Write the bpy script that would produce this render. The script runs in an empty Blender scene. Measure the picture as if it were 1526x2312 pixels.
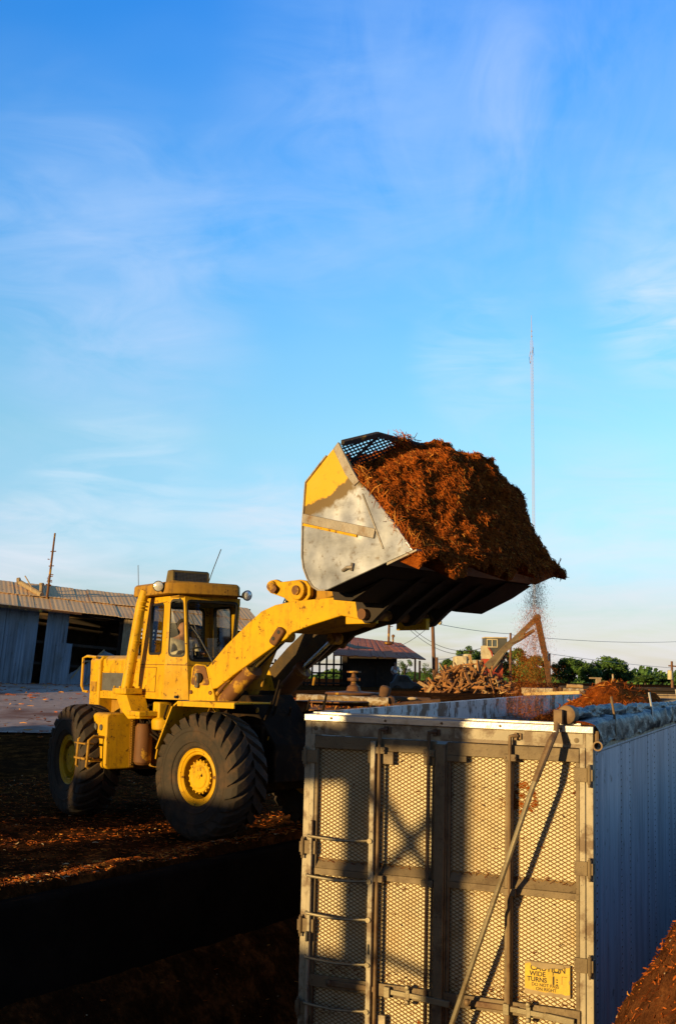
import bpy, bmesh, math, random
from mathutils import Vector, Matrix, noise as mnoise
random.seed(7)
SC = bpy.context.scene
COL = SC.collection
R = math.radians

# ------------------------------------------------------------------ camera
CAM = Vector((0, 0, 2.2))
PITCH, ROLL, FPX = R(8.04), .018, 2600.0
CROT = Matrix.Rotation(math.pi/2 + PITCH, 3, 'X') @ Matrix.Rotation(ROLL, 3, 'Z')
cd = bpy.data.cameras.new('camera'); cam = bpy.data.objects.new('camera', cd); COL.objects.link(cam)
cam.matrix_world = Matrix.Translation(CAM) @ CROT.to_4x4()
cd.sensor_fit = 'VERTICAL'; cd.sensor_height = 36; cd.lens = 36*FPX/2312
cd.clip_start = .1; cd.clip_end = 6000
SC.camera = cam
def at(px, py, Y):
    d = CROT @ Vector(((px-763)/FPX, -(py-1156)/FPX, -1))
    return CAM + d*(Y/d.y)

# ------------------------------------------------------------------ materials
def newmat(name):
    m = bpy.data.materials.new(name); m.use_nodes = True
    nt = m.node_tree; nt.nodes.clear()
    return m, nt, nt.nodes, nt.links
def N(nt, kind, **kw):
    n = nt.nodes.new(kind)
    for k, v in kw.items():
        if k in n.inputs: n.inputs[k].default_value = v
        else: setattr(n, k, v)
    return n
def c4(c): return (c[0], c[1], c[2], 1)
def coords(nt, scale=(1, 1, 1)):
    tc = N(nt, 'ShaderNodeTexCoord'); mp = N(nt, 'ShaderNodeMapping'); mp.inputs['Scale'].default_value = scale
    nt.links.new(tc.outputs['Object'], mp.inputs['Vector'])
    return mp.outputs['Vector']
def noise(nt, vec, scale, detail=6, rough=.6, dist=0):
    n = N(nt, 'ShaderNodeTexNoise'); n.inputs['Scale'].default_value = scale; n.inputs['Detail'].default_value = detail
    n.inputs['Roughness'].default_value = rough; n.inputs['Distortion'].default_value = dist
    nt.links.new(vec, n.inputs['Vector']); return n.outputs['Fac']
def ramp(nt, fac, stops):
    r = N(nt, 'ShaderNodeValToRGB'); e = r.color_ramp.elements
    while len(e) < len(stops): e.new(.5)
    for k, (p, c) in enumerate(stops):
        e[k].position = p; e[k].color = c4(c) if not isinstance(c, (int, float)) else (c, c, c, 1)
    nt.links.new(fac, r.inputs['Fac']); return r.outputs['Color']
def mix(nt, fac, a, b, mode='MIX'):
    m = N(nt, 'ShaderNodeMix', data_type='RGBA', blend_type=mode)
    for s, v in ((6, a), (7, b)):
        if hasattr(v, 'is_linked') or hasattr(v, 'links'): nt.links.new(v, m.inputs[s])
        else: m.inputs[s].default_value = c4(v)
    if isinstance(fac, (int, float)): m.inputs[0].default_value = fac
    else: nt.links.new(fac, m.inputs[0])
    return m.outputs[2]
def finish(nt, col, rough=.6, metal=0, bump=None, bump_d=.02, spec=.4, coat=0):
    p = N(nt, 'ShaderNodeBsdfPrincipled'); o = N(nt, 'ShaderNodeOutputMaterial')
    if hasattr(col, 'links'): nt.links.new(col, p.inputs['Base Color'])
    else: p.inputs['Base Color'].default_value = c4(col)
    for nm, v in (('Roughness', rough), ('Metallic', metal)):
        if hasattr(v, 'links'): nt.links.new(v, p.inputs[nm])
        else: p.inputs[nm].default_value = v
    p.inputs['Specular IOR Level'].default_value = spec
    if bump is not None:
        b = N(nt, 'ShaderNodeBump'); b.inputs['Strength'].default_value = .7; b.inputs['Distance'].default_value = bump_d
        nt.links.new(bump, b.inputs['Height']); nt.links.new(b.outputs['Normal'], p.inputs['Normal'])
    nt.links.new(p.outputs[0], o.inputs['Surface'])
    return p
def worn(name, base, wear, wear2=None, scale=3, lo=.55, hi=.68, rough=.55, metal=0, bump=.01, var=.25, fine=40, stretch=(1, 1, 1), spec=.4, lo2=.62, hi2=.7):
    """a base colour with slow variation, worn patches and fine speckle"""
    m, nt, _, L = newmat(name)
    v = coords(nt, stretch)
    n1 = noise(nt, v, scale, 8, .65); n2 = noise(nt, v, scale*.6, 4); n3 = noise(nt, v, fine, 4, .7)
    dark = tuple(c*(1-var) for c in base)
    c = mix(nt, ramp(nt, n2, [(.35, 0.), (.65, 1.)]), base, dark)
    c = mix(nt, ramp(nt, n1, [(lo, 0.), (hi, 1.)]), c, wear)
    if wear2: c = mix(nt, ramp(nt, n3, [(lo2, 0.), (hi2, 1.)]), c, wear2)
    h = mix(nt, .5, n1, n3)
    finish(nt, c, rough, metal, h, bump, spec)
    return m
def plain(name, base, rough=.6, metal=0, var=.3, scale=6, bump=.01, stretch=(1, 1, 1), spec=.4):
    m, nt, _, L = newmat(name)
    v = coords(nt, stretch); n1 = noise(nt, v, scale, 8, .7)
    c = mix(nt, ramp(nt, n1, [(.3, 0.), (.7, 1.)]), tuple(x*(1-var) for x in base), tuple(min(1, x*(1+var)) for x in base))
    finish(nt, c, rough, metal, n1, bump, spec)
    return m

M = {}
def paint(name, base, deep, grime, rust, amt, rough=.5):
    m, nt, _, L = newmat(name)
    v = coords(nt); n1 = noise(nt, v, 1.6, 8, .65); n2 = noise(nt, v, 7, 8, .7); n3 = noise(nt, v, 26, 5, .7)
    st = noise(nt, coords(nt, (7, 7, .55)), 2.2, 6, .65)
    c = mix(nt, ramp(nt, n1, [(.35, 0.), (.68, 1.)]), base, deep)
    c = mix(nt, ramp(nt, mix(nt, .5, st, n2), [(.50, 0.), (.66, amt)]), c, grime)
    c = mix(nt, ramp(nt, mix(nt, .5, n2, n3), [(.575, 0.), (.60, 1.)]), c, rust)
    finish(nt, c, ramp(nt, n1, [(.3, rough-.1), (.7, rough+.2)]), 0, mix(nt, .6, n1, n3), .006, .22)
    return m
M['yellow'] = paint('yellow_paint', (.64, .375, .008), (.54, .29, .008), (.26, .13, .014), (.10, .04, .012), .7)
M['yellow_dirty'] = paint('dirty_yellow_paint', (.44, .24, .022), (.30, .15, .02), (.12, .065, .025), (.06, .03, .015), 1., .65)
M['grease'] = worn('greasy_iron', (.022, .016, .012), (.06, .03, .012), (.014, .010, .008), 5, .5, .7, .9, 0, .012, .3, 30, (1, 1, 1), .06)
M['rusty_paint'] = worn('rust_over_paint', (.16, .065, .02), (.45, .24, .02), (.05, .025, .012), 4, .55, .62, .7, 0, .01, .3)
M['arm_shade'] = worn('shaded_far_arm', (.075, .042, .008), (.03, .02, .012), (.15, .08, .015), 3, .45, .65, .7, 0, .01, .3)  # darkened yellow: shade on the far arm put into its colour
M['olive'] = worn('olive_cooler_paint', (.17, .12, .035), (.09, .06, .02), None, 4, .5, .7, .7)
M['chrome'] = plain('chrome_rod', (.55, .57, .6), .15, 1, .1)
M['rubber'] = worn('dusty_rubber', (.040, .030, .021), (.085, .048, .025), (.022, .017, .013), 5, .45, .7, .85, 0, .012, .25, 30)
M['black'] = plain('black_part', (.02, .02, .02), .6)
M['grey_panel'] = worn('grey_louver', (.12, .12, .12), (.07, .06, .05), (.2, .18, .14), 4, .5, .7, .6)
M['interior'] = plain('cab_interior', (.03, .03, .032), .8)
M['gasket'] = plain('window_gasket', (.012, .012, .012), .6)
M['lamp'] = plain('lamp_lens', (.75, .75, .72), .12, .3, .05)
M['dark_guard'] = worn('worn_guard_iron', (.045, .035, .028), (.45, .25, .03), None, 6, .57, .62, .7)

def glass():
    m, nt, _, L = newmat('cab_glass')
    tr = N(nt, 'ShaderNodeBsdfTransparent'); tr.inputs[0].default_value = (.82, .85, .85, 1)
    gl = N(nt, 'ShaderNodeBsdfGlossy'); gl.inputs['Roughness'].default_value = .03; gl.inputs[0].default_value = (.9, .95, 1, 1)
    fr = N(nt, 'ShaderNodeLayerWeight'); fr.inputs[0].default_value = .25
    rp = N(nt, 'ShaderNodeMapRange'); rp.inputs[3].default_value = .03; rp.inputs[4].default_value = .55
    L.new(fr.outputs['Fresnel'], rp.inputs[0])
    mx = N(nt, 'ShaderNodeMixShader'); L.new(rp.outputs[0], mx.inputs[0]); L.new(tr.outputs[0], mx.inputs[1]); L.new(gl.outputs[0], mx.inputs[2])
    o = N(nt, 'ShaderNodeOutputMaterial'); L.new(mx.outputs[0], o.inputs[0]); return m
M['glass'] = glass()

def bucket_side():
    m, nt, _, L = newmat('bucket_side_steel')
    v = coords(nt); tc = N(nt, 'ShaderNodeTexCoord'); sp = N(nt, 'ShaderNodeSeparateXYZ'); L.new(tc.outputs['Object'], sp.inputs[0])
    n1 = noise(nt, v, 2.2, 8, .6); n2 = noise(nt, v, 9, 8, .7); n3 = noise(nt, v, 3.5, 5)
    steel = mix(nt, ramp(nt, n3, [(.35, 0.), (.65, 1.)]), (.56, .58, .64), (.33, .34, .38))
    steel = mix(nt, ramp(nt, n2, [(.56, 0.), (.70, 1.)]), steel, (.20, .15, .10))
    mp = N(nt, 'ShaderNodeMapping'); mp.inputs['Rotation'].default_value = (0, .75, 0); mp.inputs['Scale'].default_value = (1, 1, 3.5); L.new(tc.outputs['Object'], mp.inputs[0])
    sc = noise(nt, mp.outputs[0], 1.7, 6, .7)
    steel = mix(nt, ramp(nt, sc, [(.50, 0.), (.72, .6)]), steel, (.62, .65, .72))
    steel = mix(nt, ramp(nt, sc, [(.28, .5), (.44, 0.)]), steel, (.22, .21, .22))
    # height along the plate decides how much old paint survives
    ad = N(nt, 'ShaderNodeMath', operation='MULTIPLY_ADD'); L.new(n1, ad.inputs[0]); ad.inputs[1].default_value = .55; L.new(sp.outputs['Z'], ad.inputs[2])
    ad2 = N(nt, 'ShaderNodeMath', operation='MULTIPLY_ADD'); L.new(sp.outputs['X'], ad2.inputs[0]); ad2.inputs[1].default_value = -.42; L.new(ad.outputs[0], ad2.inputs[2])
    hgt = ad2.outputs[0]
    mr = N(nt, 'ShaderNodeMapRange'); L.new(hgt, mr.inputs[0]); mr.inputs[1].default_value = 2.0; mr.inputs[2].default_value = 4.0
    f = mr.outputs[0]
    yel = mix(nt, ramp(nt, n2, [(.55, 0.), (.70, 1.)]), (.68, .39, .025), (.42, .24, .03))
    c = mix(nt, ramp(nt, f, [(.29, 0.), (.32, 1.)]), steel, (.17, .115, .05))
    c = mix(nt, ramp(nt, f, [(.385, 0.), (.40, 1.)]), c, yel)
    finish(nt, c, .36, ramp(nt, f, [(.28, .65), (.32, 0.)]), noise(nt, v, 1.7, 1.0), .08)
    return m
M['bucket_side'] = bucket_side()
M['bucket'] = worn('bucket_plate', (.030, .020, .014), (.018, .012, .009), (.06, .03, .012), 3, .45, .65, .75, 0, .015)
M['bucket_edge'] = worn('bare_edge_steel', (.36, .32, .28), (.20, .13, .08), None, 6, .5, .7, .5, .4)
M['white_steel'] = plain('scraped_steel', (.5, .47, .42), .45, .3)

def bark(name, cols):
    m, nt, _, L = newmat(name)
    v = coords(nt); n1 = noise(nt, v, 9, 10, .75); n2 = noise(nt, v, 60, 6, .8)
    c = ramp(nt, mix(nt, .45, n1, n2), [(.36, cols[0]), (.5, cols[1]), (.64, cols[2])])
    finish(nt, c, .95, 0, n2, .03, .02); return m
M['bark'] = bark('shredded_bark', ((.06, .013, .003), (.28, .066, .009), (.50, .14, .020)))
M['strand_dark'] = plain('bark_strand_dark', (.12, .030, .006), .9, 0, .4, 5, spec=.1)
M['strand_mid'] = plain('bark_strand_red', (.40, .098, .013), .9, 0, .4, 5, spec=.1)
M['strand_light'] = plain('bark_strand_tan', (.62, .27, .05), .85, 0, .3, 5, spec=.1)
M['chip_pale'] = plain('pale_wood_chip', (.55, .40, .22), .8, 0, .3, 5)

# ------------------------------------------------------------------ mesh helper
class MB:
    def __init__(self, xf=None):
        self.v = []; self.f = []; self.mi = []; self.xf = xf; self.cur = 0
    def add(self, vs, fs):
        o = len(self.v); self.v += [Vector(p) for p in vs]
        for f in fs: self.f.append([o+i for i in f]); self.mi.append(self.cur)
        return self
    def hexa(self, p):   # 8 points: bottom 4 (ccw), top 4
        return self.add(p, [(3, 2, 1, 0), (4, 5, 6, 7), (0, 1, 5, 4), (1, 2, 6, 5), (2, 3, 7, 6), (3, 0, 4, 7)])
    def box(self, x0, x1, y0, y1, z0, z1, rot=None):
        p = [Vector((x, y, z)) for z in (z0, z1) for x, y in ((x0, y0), (x1, y0), (x1, y1), (x0, y1))]
        if rot is not None:
            c = Vector(((x0+x1)/2, (y0+y1)/2, (z0+z1)/2)); p = [c + rot @ (q-c) for q in p]
        return self.hexa(p)
    def beam(self, a, b, w, h, up=(0, 0, 1)):
        a, b = Vector(a), Vector(b); d = (b-a).normalized(); u = Vector(up)
        if abs(d.dot(u)) > .98: u = Vector((1, 0, 0))
        s = d.cross(u).normalized(); u = s.cross(d)
        q = [(-w/2, -h/2), (w/2, -h/2), (w/2, h/2), (-w/2, h/2)]
        return self.hexa([a + s*i + u*j for i, j in q] + [b + s*i + u*j for i, j in q])
    def prism(self, poly, c0, c1, plane='xz'):
        """closed polygon extruded between c0 and c1"""
        def P(a, b, c): return {'xz': (a, c, b), 'xy': (a, b, c), 'yz': (c, a, b)}[plane]
        n = len(poly); vs = [P(a, b, c0) for a, b in poly] + [P(a, b, c1) for a, b in poly]
        fs = [tuple(range(n)), tuple(range(2*n-1, n-1, -1))] + [((i+1) % n, i, n+i, n+(i+1) % n) for i in range(n)]
        return self.add(vs, fs)
    def tube(self, pts, r, n=10, cap=True):
        pts = [Vector(p) for p in pts]; rs = r if isinstance(r, (list, tuple)) else [r]*len(pts)
        vs = []; ref = None
        for i, p in enumerate(pts):
            d = (pts[min(i+1, len(pts)-1)] - pts[max(i-1, 0)]).normalized()
            if ref is None: ref = d.orthogonal().normalized()
            s = (ref - d*ref.dot(d)); s = s.normalized() if s.length > 1e-6 else d.orthogonal().normalized()
            ref = s; t = d.cross(s)
            for k in range(n):
                a = 2*math.pi*k/n; vs.append(p + (s*math.cos(a) + t*math.sin(a))*rs[i])
        fs = [(i*n+k, i*n+(k+1) % n, (i+1)*n+(k+1) % n, (i+1)*n+k) for i in range(len(pts)-1) for k in range(n)]
        if cap: fs += [tuple(range(n-1, -1, -1)), tuple(range((len(pts)-1)*n, len(pts)*n))]
        return self.add(vs, fs)
    def lathe(self, prof, c, axis, n=32, cap=False):
        """profile of (radius, distance along axis)"""
        c = Vector(c); ax = Vector(axis).normalized(); s = ax.orthogonal().normalized(); t = ax.cross(s)
        vs = [c + ax*h + (s*math.cos(2*math.pi*k/n) + t*math.sin(2*math.pi*k/n))*r for r, h in prof for k in range(n)]
        fs = [(i*n+k, i*n+(k+1) % n, (i+1)*n+(k+1) % n, (i+1)*n+k) for i in range(len(prof)-1) for k in range(n)]
        if cap: fs += [tuple(range(n-1, -1, -1)), tuple(range((len(prof)-1)*n, len(prof)*n))]
        return self.add(vs, fs)
    def ball(self, c, r, n=10, m=6, sq=(1, 1, 1)):
        prof = [(max(1e-4, math.sin(math.pi*i/m)), -math.cos(math.pi*i/m)) for i in range(m+1)]
        c = Vector(c); vs = [c + Vector((p[0]*math.cos(2*math.pi*k/n)*r*sq[0], p[0]*math.sin(2*math.pi*k/n)*r*sq[1], p[1]*r*sq[2])) for p in prof for k in range(n)]
        fs = [(i*n+k, i*n+(k+1) % n, (i+1)*n+(k+1) % n, (i+1)*n+k) for i in range(m) for k in range(n)]
        return self.add(vs, fs)
    def sliver(self, p, d, ln, w):
        """a thin three sided splinter"""
        d = d.normalized(); s = d.orthogonal().normalized(); t = d.cross(s); p = Vector(p)
        a = p - d*ln/2; b = p + d*ln/2
        k = random.uniform(0, 6.3)
        tri = [s*math.cos(k+i*2.094)*w + t*math.sin(k+i*2.094)*w*.6 for i in range(3)]
        mid = p + s*random.uniform(-.12, .12)*ln
        return self.add([a+tri[0]*.6, a+tri[1]*.6, a+tri[2]*.6] + [mid+q for q in tri] + [b+q*.4 for q in tri],
                        [(0, 1, 4, 3), (1, 2, 5, 4), (2, 0, 3, 5), (3, 4, 7, 6), (4, 5, 8, 7), (5, 3, 6, 8), (2, 1, 0), (6, 7, 8)])
    def holed(self, outer, holes, thick):
        """flat plate with openings: outer and hole outlines are 3D loops in one plane, thick is the offset vector"""
        bm = bmesh.new(); edges = []
        n = Vector((0, 0, 0)); o = [Vector(p) for p in outer]
        for i in range(len(o)): n += o[i].cross(o[(i+1) % len(o)])
        for loop in [outer]+holes:
            vs = [bm.verts.new(Vector(p)) for p in loop]
            edges += [bm.edges.new((vs[i], vs[(i+1) % len(vs)])) for i in range(len(vs))]
        bmesh.ops.triangle_fill(bm, use_beauty=True, use_dissolve=False, edges=edges, normal=n.normalized())
        bm.verts.index_update()
        base = [v.co.copy() for v in bm.verts]; nv = len(base); tk = Vector(thick)
        fs = [[v.index for v in f.verts] for f in bm.faces]
        bd = [(e.verts[0].index, e.verts[1].index) for e in bm.edges if len(e.link_faces) == 1]
        bm.free()
        return self.add(base + [p+tk for p in base], fs + [[nv+i for i in reversed(f)] for f in fs] + [(a, b, nv+b, nv+a) for a, b in bd])
    def split(self, name, mat, parent=None, **kw):
        """every loose piece of this mesh as an object of its own"""
        par = list(range(len(self.v)))
        def find(i):
            while par[i] != i: par[i] = par[par[i]]; i = par[i]
            return i
        for f in self.f:
            r = find(f[0])
            for i in f[1:]: par[find(i)] = r
        groups = {}
        for f in self.f: groups.setdefault(find(f[0]), []).append(f)
        out = []
        for fs in groups.values():
            m = MB(self.xf); ids = sorted({i for f in fs for i in f}); mp = {i: k for k, i in enumerate(ids)}
            m.add([self.v[i] for i in ids], [[mp[i] for i in f] for f in fs]); out.append(m.build(name, mat, parent, **kw))
        return out
    def build(self, name, mat, parent=None, smooth=True, bevel=0, seg=2, angle=35):
        me = bpy.data.meshes.new(name)
        vs = [self.xf @ p for p in self.v] if self.xf is not None else self.v
        me.from_pydata([tuple(p) for p in vs], [], self.f)
        mats = mat if isinstance(mat, (list, tuple)) else [mat]
        for m in mats: me.materials.append(m)
        if len(mats) > 1: me.polygons.foreach_set('material_index', self.mi)
        bm = bmesh.new(); bm.from_mesh(me); bmesh.ops.recalc_face_normals(bm, faces=bm.faces); bm.to_mesh(me); bm.free()
        if smooth:
            me.polygons.foreach_set('use_smooth', [True]*len(me.polygons)); me.set_sharp_from_angle(angle=R(angle))
        ob = bpy.data.objects.new(name, me); COL.objects.link(ob)
        if parent is not None: ob.parent = parent
        if bevel:
            b = ob.modifiers.new('bevel', 'BEVEL'); b.width = bevel; b.segments = seg; b.limit_method = 'ANGLE'; b.angle_limit = R(40)
        return ob

def tag(o, label=None, cat=None, group=None, kind=None):
    if label: o['label'] = label
    if cat: o['category'] = cat
    if group: o['group'] = group
    if kind: o['kind'] = kind
    return o
def empty(name, mw, label, cat, group=None):
    o = bpy.data.objects.new(name, None); COL.objects.link(o); o.matrix_world = mw; o.empty_display_size = .3
    return tag(o, label, cat, group)
def T3(x, y, z): return Matrix.Translation((x, y, z))
def rounded(quad, r, n=4):
    """rounded corner loop inside a quad of 3D points"""
    q = [Vector(p) for p in quad]; out = []
    for i in range(len(q)):
        a, b, c = q[i-1], q[i], q[(i+1) % len(q)]
        u, w = (a-b).normalized(), (c-b).normalized()
        p0, p1 = b+u*r, b+w*r
        for k in range(n+1):
            t = k/n; out.append(p0*(1-t)**2 + b*2*t*(1-t) + p1*t*t)
    return out
def diamond_mesh(mb, O, U, W, w, h, cu, cw, sw, th, keep=None, jit=0.0):
    """expanded metal: zigzag strands, cell cu wide and cw high, on the plane O+U*a+W*b"""
    O, U, W = Vector(O), Vector(U), Vector(W); Nn = U.cross(W).normalized()
    rows = int(h/cw)+1; cols = int(w/(cu/2))
    for r in range(rows+1):
        for s in (0, 1):
            for k in range(cols):
                x0, x1 = k*cu/2, (k+1)*cu/2
                up0 = (k % 2); up1 = 1-up0
                if s: a0, a1 = (r+up0*.5)*cw, (r+up1*.5)*cw
                else: a0, a1 = (r-up0*.5)*cw, (r-up1*.5)*cw
                if min(a0, a1) < -1e-6 or max(a0, a1) > h+1e-6: continue
                if keep and not keep((x0+x1)/2, (a0+a1)/2): continue
                A = O+U*x0+W*a0; B = O+U*x1+W*a1
                v = W*(sw/2)
                mb.add([A-v, B-v, B+v, A+v, A-v+Nn*th, B-v+Nn*th, B+v+Nn*th, A+v+Nn*th],
                       [(4, 5, 6, 7), (0, 1, 5, 4), (2, 3, 7, 6)])

# ------------------------------------------------------------------ wheel loader
LO = empty('wheel_loader', T3(-2.097, 17.456, 0) @ Matrix.Rotation(R(-56.5), 4, 'Z'),
           'yellow articulated wheel loader raising its loaded bucket over the open trailer', 'wheel loader')
FX = Matrix.Rotation(R(15), 4, 'Z')          # the front half is steered to the left
AX = 1.58
# --- engine hood and rear frame
m = MB()
m.prism([(-.60, 1.76), (-.60, 2.38), (-.5, 2.44), (.5, 2.44), (.60, 2.38), (.60, 1.76)], -2.12, -.62, 'yz')
hood = m.build('hood', M['yellow'], LO, bevel=.02)
m = MB(); m.box(-2.10, -.98, -.612, -.602, 1.885, 2.165)
for k in range(7): m.box(-2.08, -1.0, -.618, -.612, 1.91+k*.037, 1.925+k*.037)
m.build('louver_panel', M['grey_panel'], hood, False)
m = MB(); m.box(-2.12, -.64, -.63, -.602, 1.76, 1.875); m.box(-2.12, -.64, -.61, -.601, 2.175, 2.19)
m.build('side_rail', M['yellow'], hood, bevel=.006)
m = MB(); m.lathe([(.07, 0), (.075, .02), (.07, .03), (.001, .035)], (-1.4, .1, 2.44), (0, 0, 1), 16)
m.tube([(-1.62, -.2, 2.44), (-1.62, -.2, 2.475), (-1.2, -.2, 2.475), (-1.2, -.2, 2.44)], .012, 6)
m.build('filler_cap', M['grease'], hood)
m = MB(); m.prism([(-.66, 1.30), (-.66, 2.36), (-.6, 2.44), (.6, 2.44), (.66, 2.36), (.66, 1.30)], -2.52, -2.125, 'yz')
rg = m.build('radiator_housing', M['yellow'], LO, bevel=.03)
m = MB(); m.tube([(-2.14, -.70, 2.41), (-2.48, -.73, 2.43), (-2.58, -.76, 2.40), (-2.60, -.76, 1.95), (-2.56, -.74, 1.86), (-2.48, -.70, 1.85)], .022, 8)
m.build('grab_handle', M['yellow'], rg)
m = MB(); m.box(-2.42, -2.2, -.675, -.662, 1.86, 2.02); m.build('access_cover', M['yellow_dirty'], rg, bevel=.006)
m = MB(); m.lathe([(.05, 0), (.05, .06), (.001, .065)], (-2.52, -.55, 1.42), (-.5, -1, 0), 10); m.build('tail_lamp', M['black'], rg)
m = MB(); m.box(-2.75, -2.45, -.75, .75, .85, 1.28); m.build('counterweight', M['yellow_dirty'], LO, bevel=.05)
m = MB(); m.box(-2.44, .1, -.42, -.30, .78, 1.74); m.box(-2.44, .1, .30, .42, .78, 1.74); m.box(-2.4, .0, -.3, .3, .80, 1.2)
m.box(-1.9, -1.25, -.75, .75, .68, 1.0)
m.lathe([(.16, -.28), (.2, -.2), (.2, .2), (.16, .28)], (-.95, -.42, 1.55), (0, 0, 1), 16)
m.build('rear_chassis', M['yellow_dirty'], LO, bevel=.02)
m = MB(); m.lathe([(.17, 0), (.17, .55)], (-1.15, -.5, 1.25), (0, 0, 1), 16, True); m.build('air_filter', M['yellow_dirty'], LO)
m = MB(); m.box(-.62, -.15, -.52, .5, 1.35, 1.74)
for k in range(9):
    y = random.uniform(-.62, -.5); x = random.uniform(-.6, .3)
    m.tube([(x, y, 1.72), (x+random.uniform(-.1, .1), y-.06, 1.55), (x+random.uniform(-.2, .2), y, 1.35), (x+.1, y+.1, 1.2)], .016, 6)
m.build('engine_bay', M['grease'], LO)
# --- fuel tank and step
m = MB(); m.prism(rounded([(-1.18, 0, .78), (-.68, 0, .78), (-.68, 0, 1.58), (-1.18, 0, 1.58)], .07) and
                  [(p.x, p.z) for p in rounded([(-1.14, 0, .76), (-.70, 0, .76), (-.70, 0, 1.57), (-1.14, 0, 1.57)], .08)], -1.1, -.56, 'yz')
tank = m.build('fuel_tank', M['yellow'], LO, bevel=.02)
m = MB(); m.lathe([(.05, 0), (.055, .03), (.02, .04), (.001, .045)], (-.93, -1.14, 1.36), (0, -1, 0), 16)
m.lathe([(.045, 0), (.045, .02), (.001, .022)], (-.74, -1.14, 1.36), (0, -1, 0), 16); m.split('gauge', M['grey_panel'], tank)
m = MB()
for k in range(20):
    m.ball((-.552, -.735, .82+k*.036), .013, 6, 4)
m.box(-.575, -.556, -.76, -.69, .78, 1.55); m.build('bolted_flange', M['yellow_dirty'], tank)
m = MB()
for x in (-1.02, -.62):
    m.tube([(x, -1.14, 1.22), (x, -1.30, 1.24), (x, -1.38, 1.18), (x, -1.40, .80), (x, -1.36, .78)], .022, 8)
m.box(-1.03, -.61, -1.44, -1.30, .90, .93); m.box(-1.03, -.61, -1.44, -1.30, 1.12, 1.14); m.box(-.95, -.7, -1.32, -1.14, .86, .9)
m.build('step', M['yellow_dirty'], LO, bevel=.004)
m = MB(); m.lathe([(.10, 0), (.13, .04), (.13, .55), (.10, .6)], (-.40, -.62, .83), (.05, 0, 1), 16, True); m.build('hydraulic_accumulator', M['rusty_paint'], LO)
# --- roll-over post with bracket
m = MB(); m.tube([(-.585, -.84, 1.93), (-.46, -.80, 2.6), (-.36, -.76, 3.2), (-.31, -.72, 3.40)], [.085, .08, .074, .072], 16)
for z in (2.35, 2.62, 2.66, 3.12, 3.17, 3.24):
    t = (z-1.93)/1.47; m.lathe([(.078, -.01), (.088, -.006), (.088, .006), (.078, .01)], (-.585+.275*t, -.84+.12*t, z), (.18, .08, 1), 16)
post = m.build('rollover_post', M['yellow'], LO)
m = MB(); m.box(-.86, -.36, -.95, -.68, 1.86, 1.945); m.prism([(-.82, 1.85), (-.40, 1.85), (-.18, 1.60), (.10, 1.60), (.10, 1.52), (-.30, 1.50), (-.58, 1.62)], -.92, -.62, 'xz')
m.box(-.30, .16, -.95, -.55, 1.555, 1.625)
for x in (-.82, -.40, -.61):
    for y in (-.93, -.72): m.lathe([(.022, 0), (.022, .03)], (x, y, 1.945), (0, 0, 1), 6, True)
m.build('bracket', M['yellow'], post, bevel=.015)
# --- cab : lower and upper outlines (right side is y<0)
lowz, sillz, topz = 1.80, 2.36, 3.30
def ring(z):
    t = (z-lowz)/(topz-lowz)
    ys = .62-.05*t; yf = .34+.12*t; xb = -.66; xc = .23-.03*t; xf = .5
    return [(xb, -ys, z), (xc, -ys, z), (xf, -yf, z), (xf, yf, z), (xc, ys, z), (xb, ys, z)]
lo, si, to = ring(lowz), ring(2.05), ring(topz)
def inner(quad, l, r, b, t):
    """quad given bottom-left, bottom-right, top-right, top-left; margins as fractions"""
    A, B, C, D = [Vector(p) for p in quad]
    f = lambda u, v: (A*(1-u)+B*u)*(1-v) + (D*(1-u)+C*u)*v
    return [f(l, b), f(1-r, b), f(1-r, 1-t), f(l, 1-t)]
walls = [((0, 1), (.34, .17, .44, .07)), ((1, 2), (.13, .10, .42, .04)), ((2, 3), (.04, .04, .38, .045)), ((3, 4), (.1, .13, .42, .04)), ((4, 5), (.17, .2, .40, .07)), ((5, 0), (.12, .12, .45, .08))]
shell = MB(); gl = []; gk = MB()
cen = Vector((0, 0, 2.5))
for (i, j), mg in walls:
    q = [Vector(lo[i]), Vector(lo[j]), Vector(to[j]), Vector(to[i])]
    hole = rounded(inner(q, *mg), .07)
    nn = (q[1]-q[0]).cross(q[3]-q[0]).normalized()
    if nn.dot(cen-q[0]) < 0: nn = -nn
    shell.holed(q, [hole], nn*.035)
    rim = rounded(inner(q, *[a-.006 for a in mg]), .075)
    gk.holed([p-nn*.006 for p in rounded(inner(q, *[a-.012 for a in mg]), .08)], [[p-nn*.006 for p in rounded(inner(q, *[a+.012 for a in mg]), .06)]], nn*.05)
    gl.append([p+nn*.012 for p in hole])
shell.add([(p[0]*.98, p[1]*.98, p[2]) for p in lo], [(0, 1, 2, 3, 4, 5)])
cab = shell.build('cab', M['yellow'], LO, True, angle=20)
gk.build('window_gasket', M['gasket'], cab, False)
for k, hole in enumerate(gl):
    g = MB(); g.add(hole, [tuple(range(len(hole)))])
    g.build('windshield' if k == 2 else 'window', M['glass'], cab, False)
m = MB()   # door seams, lower hatch, trim line
def onside(x, z, off=.004):
    t = (z-lowz)/(topz-lowz); return (x, -(.62-.05*t)-off, z)
for a, b in (((-.63, 2.30), (.20, 2.30)), ((-.60, 2.26), (-.05, 2.26)), ((-.60, 1.90), (-.05, 1.90)), ((-.05, 1.90), (-.05, 2.26)), ((-.40, 3.2), (.16, 3.22))):
    m.beam(onside(*a), onside(*b), .008, .008)
m.beam((.235, -.60, 2.3), (.508, -.385, 2.3), .008, .010); m.beam((.508, -.38, 2.3), (.508, .38, 2.3), .008, .012)
m.split('panel_seam', M['rusty_paint'], cab)
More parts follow.
